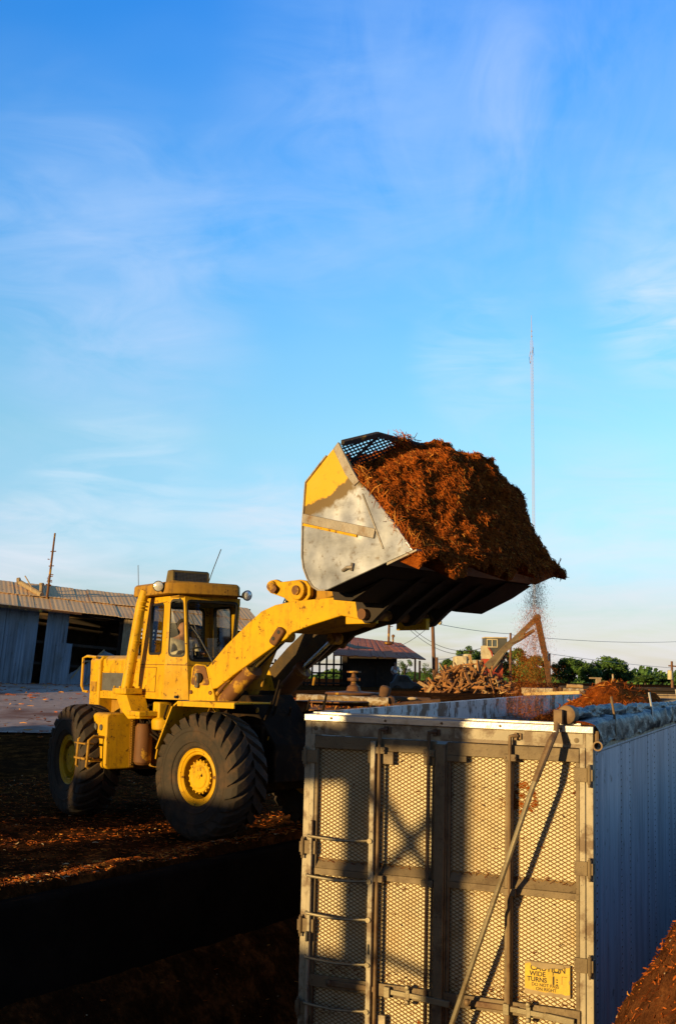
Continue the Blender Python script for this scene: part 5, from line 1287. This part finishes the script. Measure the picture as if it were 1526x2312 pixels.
# ------------------------------------------------------------------ trees
M['leafA'] = plain('oak_foliage', (.060, .125, .026), .7, 0, .45, .5, spec=.2)
M['leafB'] = plain('dark_foliage', (.035, .085, .02), .7, 0, .45, .5, spec=.2)  # darker leaf tone, mixed in at random
M['leafC'] = plain('pale_foliage', (.11, .18, .036), .7, 0, .4, .5, spec=.2)
M['trunk'] = plain('tree_trunk', (.07, .05, .035), .9)
def crown_mesh(seed, n, leaf, sparse=False):
    rr = random.Random(seed); m = MB()
    cl = []
    for k in range(42 if not sparse else 18):
        while True:
            p = Vector((rr.uniform(-1, 1), rr.uniform(-1, 1), rr.uniform(-1, 1)))
            if p.length < 1: break
        p = p.normalized()*(p.length**.5)*.78
        cl.append((p, rr.uniform(.16, .36)))
    for p, r in cl:
        for k in range(n//len(cl)):
            q = Vector((rr.gauss(0, 1), rr.gauss(0, 1), rr.gauss(0, 1))).normalized()*r*(rr.random()**.35)
            c = p+q*1.0; nrm = (q.normalized()+Vector((rr.gauss(0, .6), rr.gauss(0, .6), rr.gauss(0, .6)))).normalized()
            s = nrm.orthogonal().normalized(); t = nrm.cross(s); a = rr.uniform(0, 6.3); s, t = s*math.cos(a)+t*math.sin(a), t*math.cos(a)-s*math.sin(a)
            L = leaf*rr.uniform(.6, 1.4); m.cur = rr.choices((0, 1, 2), (.5, .2, .3))[0]
            m.add([c-s*L*.5, c+t*L*.4, c+s*L*.6, c-t*L*.35], [(0, 1, 2, 3)])
    return m
LM3 = [M['leafA'], M['leafB'], M['leafC']]
def tree(px, ytop, ybot, halfw, D, seed, label, n=8000, sparse=False, leaf=.10, name='broadleaf_tree'):
    base = at(px, ybot, D); tp = at(px, ytop-7, D); g = Vector((base.x, D, 1.2)); H = tp.z-g.z; w = halfw*D/2600
    lowest = max(g.z+.6, base.z) if not sparse else g.z+H*.3
    root = empty(name, Matrix.Translation(g), label, 'tree')
    ch = (tp.z-lowest)/2; cz = lowest-g.z+ch
    m = crown_mesh(seed, n, leaf, sparse); m.xf = T3(0, 0, cz) @ Matrix.Diagonal((w, w*.9, ch*1.08, 1)); m.build('crown', LM3, root, False)
    m = MB(); r = max(.1, w*.05); m.tube([(0, 0, -.6), (.03*w, 0, cz*.6), (0, 0, cz)], [r*1.3, r, r*.6], 8)
    rr = random.Random(seed)
    for k in range(6): a = rr.uniform(0, 6.3); m.tube([(0, 0, cz*rr.uniform(.5, .9)), (w*.35*math.cos(a), w*.35*math.sin(a), cz+ch*.1), (w*.65*math.cos(a), w*.65*math.sin(a), cz+ch*.4)], [r*.5, r*.35, r*.15], 6)
    m.build('trunk', M['trunk'], root)
for a in ((912, 1492, 1556, 24, 120, 1, 'loose tree showing sky through its leaves beside the red roofed shed', 2200, True, .085),
          (962, 1505, 1556, 26, 125, 2, 'small open tree standing behind the street lamp pole', 2200, True, .085),
          (1055, 1466, 1556, 38, 160, 3, 'dark round tree rising behind the cream engine housing'),
          (1015, 1495, 1556, 24, 158, 11, 'smaller dark tree beside the cream engine housing of the log loader'),
          (1170, 1472, 1557, 44, 165, 4, 'tall dark tree seen through the falling bark'),
          (1212, 1488, 1557, 34, 160, 12, 'dark tree half hidden behind the hanging jib'),
          (1283, 1489, 1557, 44, 172, 5, 'broad green tree beside the pole with the pale transformer'),
          (1372, 1487, 1557, 48, 176, 6, 'tallest bright green tree above the bark heap in the trailer'),
          (1330, 1505, 1557, 30, 170, 7, 'green tree in the dip between two taller crowns'),
          (1412, 1516, 1557, 26, 180, 13, 'low sloping green tree at the end of the tall row'),
          (1455, 1531, 1557, 34, 200, 8, 'lower of the small trees standing by the crossarm pole'),
          (1495, 1528, 1557, 30, 205, 9, 'low hazy tree just beside the crossarm pole'),
          (1545, 1514, 1557, 30, 200, 10, 'taller tree standing beyond the crossarm pole')):
    tree(*a)
m = MB(); rr = random.Random(77)
for k in range(16000):
    x = rr.uniform(-25, 85); D = rr.uniform(225, 245); t = rr.random(); z = 1+t*(2.3+.7*math.sin(x*.23)+.5*math.sin(x*.71+2)+rr.uniform(-.4, .4))
    if x < 60 : z *= .8
    L = rr.uniform(.5, 1.1); nrm = Vector((rr.gauss(0, .6), -1, rr.gauss(.4, .6))).normalized(); s = nrm.orthogonal().normalized(); tt = nrm.cross(s); c = Vector((x, D, z)); m.cur = rr.choices((0, 1, 2), (.5, .35, .15))[0]
    m.add([c-s*L*.5, c+tt*L*.4, c+s*L*.6, c-tt*L*.35], [(0, 1, 2, 3)])
tag(m.build('woodland', LM3, None, False), 'far low belt of woodland closing off the yard', 'woodland', None, 'stuff')

# ------------------------------------------------------------------ people
def skin_obj(name, nodes, links, mat, parent=None, sub=1, root=0):
    keys = list(nodes); me = bpy.data.meshes.new(name)
    me.from_pydata([nodes[k][0] for k in keys], [(keys.index(a), keys.index(b)) for a, b in links], [])
    ob = bpy.data.objects.new(name, me); COL.objects.link(ob)
    sk = ob.modifiers.new('skin', 'SKIN'); sk.use_smooth_shade = True
    for i, k in enumerate(keys):
        r = nodes[k][1]; me.skin_vertices[0].data[i].radius = (r, r) if not isinstance(r, tuple) else r
        me.skin_vertices[0].data[i].use_root = (i == root)
    ss = ob.modifiers.new('sub', 'SUBSURF'); ss.levels = sub; ss.render_levels = sub
    bpy.context.view_layer.update()
    m2 = bpy.data.meshes.new_from_object(ob.evaluated_get(bpy.context.evaluated_depsgraph_get()))
    ob.modifiers.clear(); ob.data = m2; m2.name = name; m2.materials.clear(); m2.materials.append(mat)
    m2.polygons.foreach_set('use_smooth', [True]*len(m2.polygons))
    if parent is not None: ob.parent = parent
    return ob
def hand(nodes, links, tag_, w, d, side, s=1):
    """palm and five curled fingers at wrist node w pointing along d"""
    d = Vector(d).normalized(); wv = Vector(nodes[w][0]); lat = d.cross(Vector((0, 0, 1))).normalized()*side; dn = Vector((0, 0, -1))
    nodes[tag_+'p'] = (tuple(wv+d*.055*s), .026*s); links.append((w, tag_+'p'))
    for k, (o, ln) in enumerate(((-.030, .030), (-.010, .036), (.010, .038), (.028, .034))):
        a = wv+d*.095*s+lat*o*s; b = a+d*ln*s+dn*.014*s; c = b+d*ln*.5*s+dn*.03*s
        for q, (p, r) in enumerate(((a, .0095), (b, .0085), (c, .007))): nodes['%s%d%d' % (tag_, k, q)] = (tuple(p), r*s)
        links += [(tag_+'p', '%s%d0' % (tag_, k)), ('%s%d0' % (tag_, k), '%s%d1' % (tag_, k)), ('%s%d1' % (tag_, k), '%s%d2' % (tag_, k))]
    a = wv+d*.04*s+lat*.04*s; b = a+d*.035*s+lat*.012*s+dn*.012*s
    nodes[tag_+'t0'] = (tuple(a), .011*s); nodes[tag_+'t1'] = (tuple(b), .009*s); links += [(tag_+'p', tag_+'t0'), (tag_+'t0', tag_+'t1')]
M['skin'] = plain('skin_tone', (.42, .21, .13), .6, 0, .1)  # one skin colour for both figures
M['hair'] = plain('grey_brown_hair', (.06, .045, .035), .8)
M['shirt'] = worn('checked_work_shirt', (.62, .54, .40), (.46, .38, .27), None, 14, .5, .6, .9, 0, .01, .15)
M['trousers'] = plain('dark_trousers', (.06, .06, .08), .9)
M['white_shirt'] = plain('white_shirt', (.70, .70, .70), .9, 0, .1)
dx, dy = -.24, -.10
nd = {'pelvis': ((dx, dy, 2.32), (.15, .12)), 'waist': ((dx-.03, dy, 2.46), (.125, .11)), 'chest': ((dx-.03, dy, 2.62), (.15, .115)), 'neck': ((dx-.01, dy, 2.745), .052), 'jaw': ((dx+.03, dy, 2.80), (.06, .065)), 'head': ((dx+.01, dy, 2.88), (.085, .10)), 'crown': ((dx+.0, dy, 2.96), (.06, .07)),
      'nose': ((dx+.125, dy, 2.865), .013), 'brow': ((dx+.07, dy, 2.885), .04)}
lk = [('pelvis', 'waist'), ('waist', 'chest'), ('chest', 'neck'), ('neck', 'jaw'), ('jaw', 'head'), ('head', 'crown'), ('head', 'brow'), ('brow', 'nose')]
for s, tg in ((-1, 'r'), (1, 'l')):
    nd[tg+'sh'] = ((dx-.02, dy+s*.19, 2.655), .062); nd[tg+'el'] = ((dx+.06, dy+s*.25, 2.42), .048); nd[tg+'wr'] = ((dx+.27, dy+s*.17, 2.49), .030)
    lk += [('chest', tg+'sh'), (tg+'sh', tg+'el'), (tg+'el', tg+'wr')]; hand(nd, lk, tg+'h', tg+'wr', (1, -s*.25, .12), -s)
    nd[tg+'hip'] = ((dx+.06, dy+s*.10, 2.31), .09); nd[tg+'kn'] = ((dx+.44, dy+s*.12, 2.34), .065); nd[tg+'an'] = ((dx+.52, dy+s*.12, 1.96), .045); nd[tg+'toe'] = ((dx+.66, dy+s*.12, 1.91), .04)
    lk += [('pelvis', tg+'hip'), (tg+'hip', tg+'kn'), (tg+'kn', tg+'an'), (tg+'an', tg+'toe')]
    nd[tg+'ear'] = ((dx-.01, dy+s*.098, 2.87), (.014, .024)); lk.append(('head', tg+'ear'))
drv = skin_obj('person', nd, lk, M['skin'])
drv.parent = None
drv.matrix_world = LO.matrix_world
tag(drv, 'driver in a pale checked work shirt seated inside the loader cab', 'person')
def dress(nodes, keys, grow, links, name, mat, parent, root=0):
    n2 = {k: (nodes[k][0], (tuple(x+grow for x in nodes[k][1]) if isinstance(nodes[k][1], tuple) else nodes[k][1]+grow)) for k in keys}
    o = skin_obj(name, n2, [l for l in links if l[0] in n2 and l[1] in n2], mat, None, root=root); o.parent = parent; return o
dress(nd, ['pelvis', 'waist', 'chest', 'rsh', 'rel', 'rwr', 'lsh', 'lel', 'lwr'], .014, lk, 'shirt', M['shirt'], drv)
dress(nd, ['pelvis', 'rhip', 'rkn', 'ran', 'lhip', 'lkn', 'lan'], .016, lk, 'trousers', M['trousers'], drv)
m = MB(); m.ball((dx-.015, dy, 2.905), .112, 14, 8, (1.0, .92, .92)); hair = m.build('hair', M['hair'], drv)
for v in hair.data.vertices:
    if v.co.x > dx+.03 and v.co.z < 2.945: v.co.x = dx+.02
m = MB()
for s in (-1, 1): m.ball((dx+.100, dy+s*.034, 2.89), .012, 8, 5)
m.build('eye', M['black'], drv)
m = MB(); m.box(dx+.10, dx+.108, dy-.028, dy+.028, 2.806, 2.816); m.build('mouth', M['strand_dark'], drv)
# far figure by the shed
fx, fy, fz = 4.05, 78.5, 1.36
nd = {'pelvis': ((0, 0, .95), (.15, .11)), 'waist': ((0, 0, 1.1), (.13, .1)), 'chest': ((0, 0, 1.32), (.16, .115)), 'neck': ((0, 0, 1.5), .055), 'head': ((0, -.02, 1.63), (.085, .1)), 'crown': ((0, 0, 1.71), (.06, .07)), 'nose': ((0, -.13, 1.62), .014)}
lk = [('pelvis', 'waist'), ('waist', 'chest'), ('chest', 'neck'), ('neck', 'head'), ('head', 'crown'), ('head', 'nose')]
for s, tg in ((-1, 'r'), (1, 'l')):
    nd[tg+'sh'] = ((s*.19, 0, 1.40), .06); nd[tg+'el'] = ((s*.27, -.02, 1.14), .045); nd[tg+'wr'] = ((s*.20, -.16, .98), .03); lk += [('chest', tg+'sh'), (tg+'sh', tg+'el'), (tg+'el', tg+'wr')]; hand(nd, lk, tg+'h', tg+'wr', (-s*.5, -.8, -.2), s)
    nd[tg+'hip'] = ((s*.1, 0, .9), .09); nd[tg+'kn'] = ((s*.11, -.02, .5), .06); nd[tg+'an'] = ((s*.11, 0, .08), .042); nd[tg+'toe'] = ((s*.12, -.15, .04), .036); lk += [('pelvis', tg+'hip'), (tg+'hip', tg+'kn'), (tg+'kn', tg+'an'), (tg+'an', tg+'toe')]
fp = skin_obj('person', nd, lk, M['skin']); fp.location = (fx, fy, fz)
tag(fp, 'far worker in a white shirt standing in the dark by the red roofed shed', 'person')
dress(nd, ['pelvis', 'waist', 'chest', 'rsh', 'rel', 'lsh', 'lel'], .016, lk, 'shirt', M['white_shirt'], fp)
dress(nd, ['pelvis', 'rhip', 'rkn', 'ran', 'lhip', 'lkn', 'lan'], .014, lk, 'trousers', M['trousers'], fp)
m = MB(); m.ball((0, .01, 1.67), .105, 12, 7, (.95, 1, .9)); m.build('hair', M['hair'], fp)

# ------------------------------------------------------------------ unseen sun blockers added behind and beside the viewpoint
EL, AZ = R(6.5), R(228)
SV = Vector((math.sin(AZ)*math.cos(EL), math.cos(AZ)*math.cos(EL), math.sin(EL)))
random.seed(8)
SA, CA = math.sin(R(48)), math.cos(R(48))
def QW(q, w): return Vector((q*CA+w*SA, -q*SA+w*CA, 0))      # across and along the sun's bearing
def stack(q0, q1, w, top, label):  # unseen stack added to block the low sun
    m = MB(); z = ground_z(*QW((q0+q1)/2, w).xy)-.1; xf = Matrix(((CA, SA, 0, 0), (-SA, CA, 0, 0), (0, 0, 1, 0), (0, 0, 0, 1)))
    m.xf = xf
    while z < top:
        h = min(.3, top-z+.001)
        if h < .03: break
        m.box(q0+random.uniform(-.03, .03), q1+random.uniform(-.03, .03), w-.6+random.uniform(-.05, .05), w+.6, z, z+h-.004); z += h
    tag(m.build('shade_stack', M['timber_tan'], None, False), label, 'shade stack', 'unseen stacks added to shade the yard')
LB = 'tall plain stack added unseen behind the viewpoint to shade the yard'
stack(-33, -15.85, -12, 3.85, LB); stack(-15.8, -14.55, -12, 3.0, LB); stack(-13.45, -11.75, -12, 2.93, LB); stack(-11.7, -10.35, -12, 1.5, LB); stack(-10.3, -7.98, -12, 2.95, LB); stack(-7.94, -7.34, -12, 1.96, LB)
gy = empty('shade_gantry', TM @ Matrix.Translation(TM.to_3x3().inverted() @ (SV*13)), 'open timber gantry added unseen behind the viewpoint to cast bars of shade on the trailer doors', 'gantry')  # unseen, shaped to throw bars of shadow on the doors
def bar(name, x0, x1, z0, z1, mb=None):
    m = MB(); m.box(x0, x1, -.06, .06, z0, z1); return m.build(name, M['timber_tan'], gy, False)
bar('post', .37, .60, -6.9, .6); bar('post', 1.17, 1.45, -6.9, .6); bar('beam', .56, 1.38, -.27, .05)
m = MB(); m.prism([(-.1, -.07), (.20, -.07), (.62, -.13), (.62, -.50), (.42, -.56), (-.1, -.60)], -.06, .06, 'xz'); m.build('board', M['timber_tan'], gy, False)
for a, b in (((.5, -1.9), (1.25, -2.1)), ((.55, -1.5), (1.3, -.62)), ((.55, -.45), (1.3, -1.5))): m = MB(); m.beam((a[0], 0, a[1]), (b[0], 0, b[1]), .08, .085); m.build('brace', M['timber_tan'], gy, False)
b = QW(-44.8, 5); m = MB()
P = [QW(-44.8, 5), QW(-68, 5), QW(-68, 0), QW(-44.8, 0)]; m.hexa(P+[p+Vector((0, 0, 8.0)) for p in P]); r0 = [p+Vector((0, 0, 8.0)) for p in P]; rg = [(r0[0]+r0[3])/2+Vector((0, 0, .25)), (r0[1]+r0[2])/2+Vector((0, 0, .25))]
nb = empty('shade_building', Matrix.Translation(b), 'tall grey building added unseen sunward of the metal shed to shade it', 'building'); XB = Matrix.Translation(-b); m.xf = XB  # unseen block added to keep the sun off the shed wall
m.build('wall', M['sheet'], nb, False); m = MB(XB); m.add(r0+rg, [(0, 1, 5, 4), (2, 3, 4, 5), (0, 4, 3), (1, 2, 5)]); m.build('roof', M['roofsheet'], nb, False)

# ------------------------------------------------------------------ light and sky
sl = bpy.data.lights.new('sun', 'SUN'); sl.energy = 3.5; sl.angle = R(.53); sl.color = (1, .70, .30)
so = bpy.data.objects.new('sun', sl); COL.objects.link(so); so.rotation_euler = SV.to_track_quat('Z', 'Y').to_euler(); so.location = SV*60
w = bpy.data.worlds.new('World'); SC.world = w; w.use_nodes = True; nt = w.node_tree; nt.nodes.clear(); L = nt.links
sky = N(nt, 'ShaderNodeTexSky', sky_type='NISHITA'); sky.sun_disc = False; sky.sun_elevation = EL; sky.sun_rotation = AZ; sky.air_density = 1.0; sky.dust_density = .6; sky.ozone_density = 2.5; sky.altitude = 0
tc = N(nt, 'ShaderNodeTexCoord')
hs = N(nt, 'ShaderNodeHueSaturation'); hs.inputs['Saturation'].default_value = 1.25; L.new(sky.outputs[0], hs.inputs['Color'])
def cloud(scale, stretch, lo, hi, detail=8, rough=.6, dist=.6, loc=(0, 0, 0), rot=(0, 0, 0)):
    mp = N(nt, 'ShaderNodeMapping'); mp.inputs['Scale'].default_value = stretch; mp.inputs['Location'].default_value = loc; mp.inputs['Rotation'].default_value = rot; L.new(tc.outputs['Generated'], mp.inputs[0])
    f = noise(nt, mp.outputs[0], scale, detail, rough, dist); return ramp(nt, f, [(lo, 0.), (hi, 1.)])
sx = N(nt, 'ShaderNodeSeparateXYZ'); L.new(tc.outputs['Generated'], sx.inputs[0])
grade = ramp(nt, sx.outputs['Z'], [(0., (.42, .42, .66)), (.06, (.43, .42, .60)), (.12, (.55, .53, .60)), (.20, (.80, .66, .60)), (.27, (.82, .72, .68)), (.375, (.60, .72, .83)), (.53, (.27, .64, .94)), (.75, (.12, .22, .36)), (1., (.07, .13, .24))])
dbl = mix(nt, 1.0, grade, (2, 2, 2), 'MULTIPLY')
base = mix(nt, 1.0, hs.outputs['Color'], dbl, 'MULTIPLY')
wis = mix(nt, 1.0, cloud(2.3, (1, 1, 2.2), .44, .66, 5, .55, .4, (3.1, .4, 0)), cloud(5, (1, 1, 3.2), .34, .70, 9, .62, 1.4, (0, 2, 1), (.2, .35, 0)), 'MULTIPLY')
veil = cloud(1.6, (1, 1, 1.6), .42, .70, 4, .5, .2, (7, 1, 2))
amt = mix(nt, 1.0, mix(nt, .35, wis, veil), (.45, .45, .45), 'MULTIPLY')
skycol = mix(nt, amt, base, (2.2, 2.8, 3.75))
# separate cirrus patches, each at its own bearing
fine1 = cloud(7, (1, 1, 2.6), .32, .74, 8, .57, 1.2, (0, 2, 1), (.1, .45, 0)); fine2 = cloud(9, (1, 1, 4.5), .36, .70, 8, .57, .9, (4, 2, 1), (0, -.15, 0)); fine3 = cloud(6, (2.2, 1, 1), .34, .72, 8, .57, 1.2, (4, 0, 1), (0, .5, 0))
def patch(px, py, spread, fine, amount, col):
    global skycol
    d = (at(px, py, 10)-CAM).normalized(); dp = N(nt, 'ShaderNodeVectorMath', operation='DOT_PRODUCT'); L.new(tc.outputs['Generated'], dp.inputs[0]); dp.inputs[1].default_value = tuple(d)
    f = N(nt, 'ShaderNodeMapRange', interpolation_type='SMOOTHSTEP'); L.new(dp.outputs['Value'], f.inputs[0]); f.inputs[1].default_value = math.cos(R(spread)); f.inputs[2].default_value = 1.0; f.inputs[4].default_value = amount
    skycol = mix(nt, mix(nt, 1.0, f.outputs[0], fine, 'MULTIPLY'), skycol, col)
patch(230, 590, 9, fine1, 0.46, (1.9, 2.6, 3.75)); patch(330, 780, 7, fine1, 0.31, (2.1, 2.7, 3.75)); patch(1010, 240, 8, fine3, 0.36, (1.75, 2.5, 3.8)); patch(800, 60, 7, fine1, 0.25, (1.4, 2.3, 3.8)); patch(1330, 300, 9, fine3, 0.28, (1.8, 2.4, 3.8))
patch(1500, 710, 4.2, fine2, 0.62, (2.9, 3.3, 3.8)); patch(1480, 560, 5, fine1, 0.37, (2.6, 3.1, 3.8)); patch(1075, 820, 4, fine2, 0.43, (2.6, 3.2, 3.7)); patch(280, 1140, 6, fine2, 0.46, (3.0, 3.4, 3.8)); patch(620, 1250, 5, fine2, 0.56, (3.3, 3.2, 3.5)); patch(20, 1270, 4, fine2, 0.56, (3.2, 3.3, 3.6)); patch(700, 420, 7, fine1, 0.25, (1.9, 2.5, 3.8)); patch(1400, 1370, 9, fine2, 0.43, (3.3, 3.15, 3.35))
low = mix(nt, 1.0, ramp(nt, sx.outputs['Z'], [(.0, .8), (.04, .6), (.09, .3), (.16, 0.)]), cloud(4, (1, 1, 6), .36, .62, 7, .6, .8, (1, 5, 0)), 'MULTIPLY')
skycol = mix(nt, low, skycol, (3.1, 3.1, 3.4))
vm = N(nt, 'ShaderNodeVectorMath', operation='DOT_PRODUCT'); L.new(tc.outputs['Generated'], vm.inputs[0]); vm.inputs[1].default_value = (-.743, -.669, 0)
back = ramp(nt, vm.outputs['Value'], [(.0, 1.), (.25, .42), (.6, .22)])
skycol = mix(nt, 1.0, skycol, back, 'MULTIPLY')
bg = N(nt, 'ShaderNodeBackground'); bg.inputs['Strength'].default_value = .15; L.new(skycol, bg.inputs[0])
o = N(nt, 'ShaderNodeOutputWorld'); L.new(bg.outputs[0], o.inputs[0])
SC.view_settings.view_transform = 'Standard'; SC.view_settings.look = 'None'; SC.view_settings.gamma = 1; SC.view_settings.exposure = .85
SC.render.engine = 'CYCLES'; SC.cycles.max_bounces = 6; SC.cycles.transparent_max_bounces = 12; SC.cycles.use_denoising = True
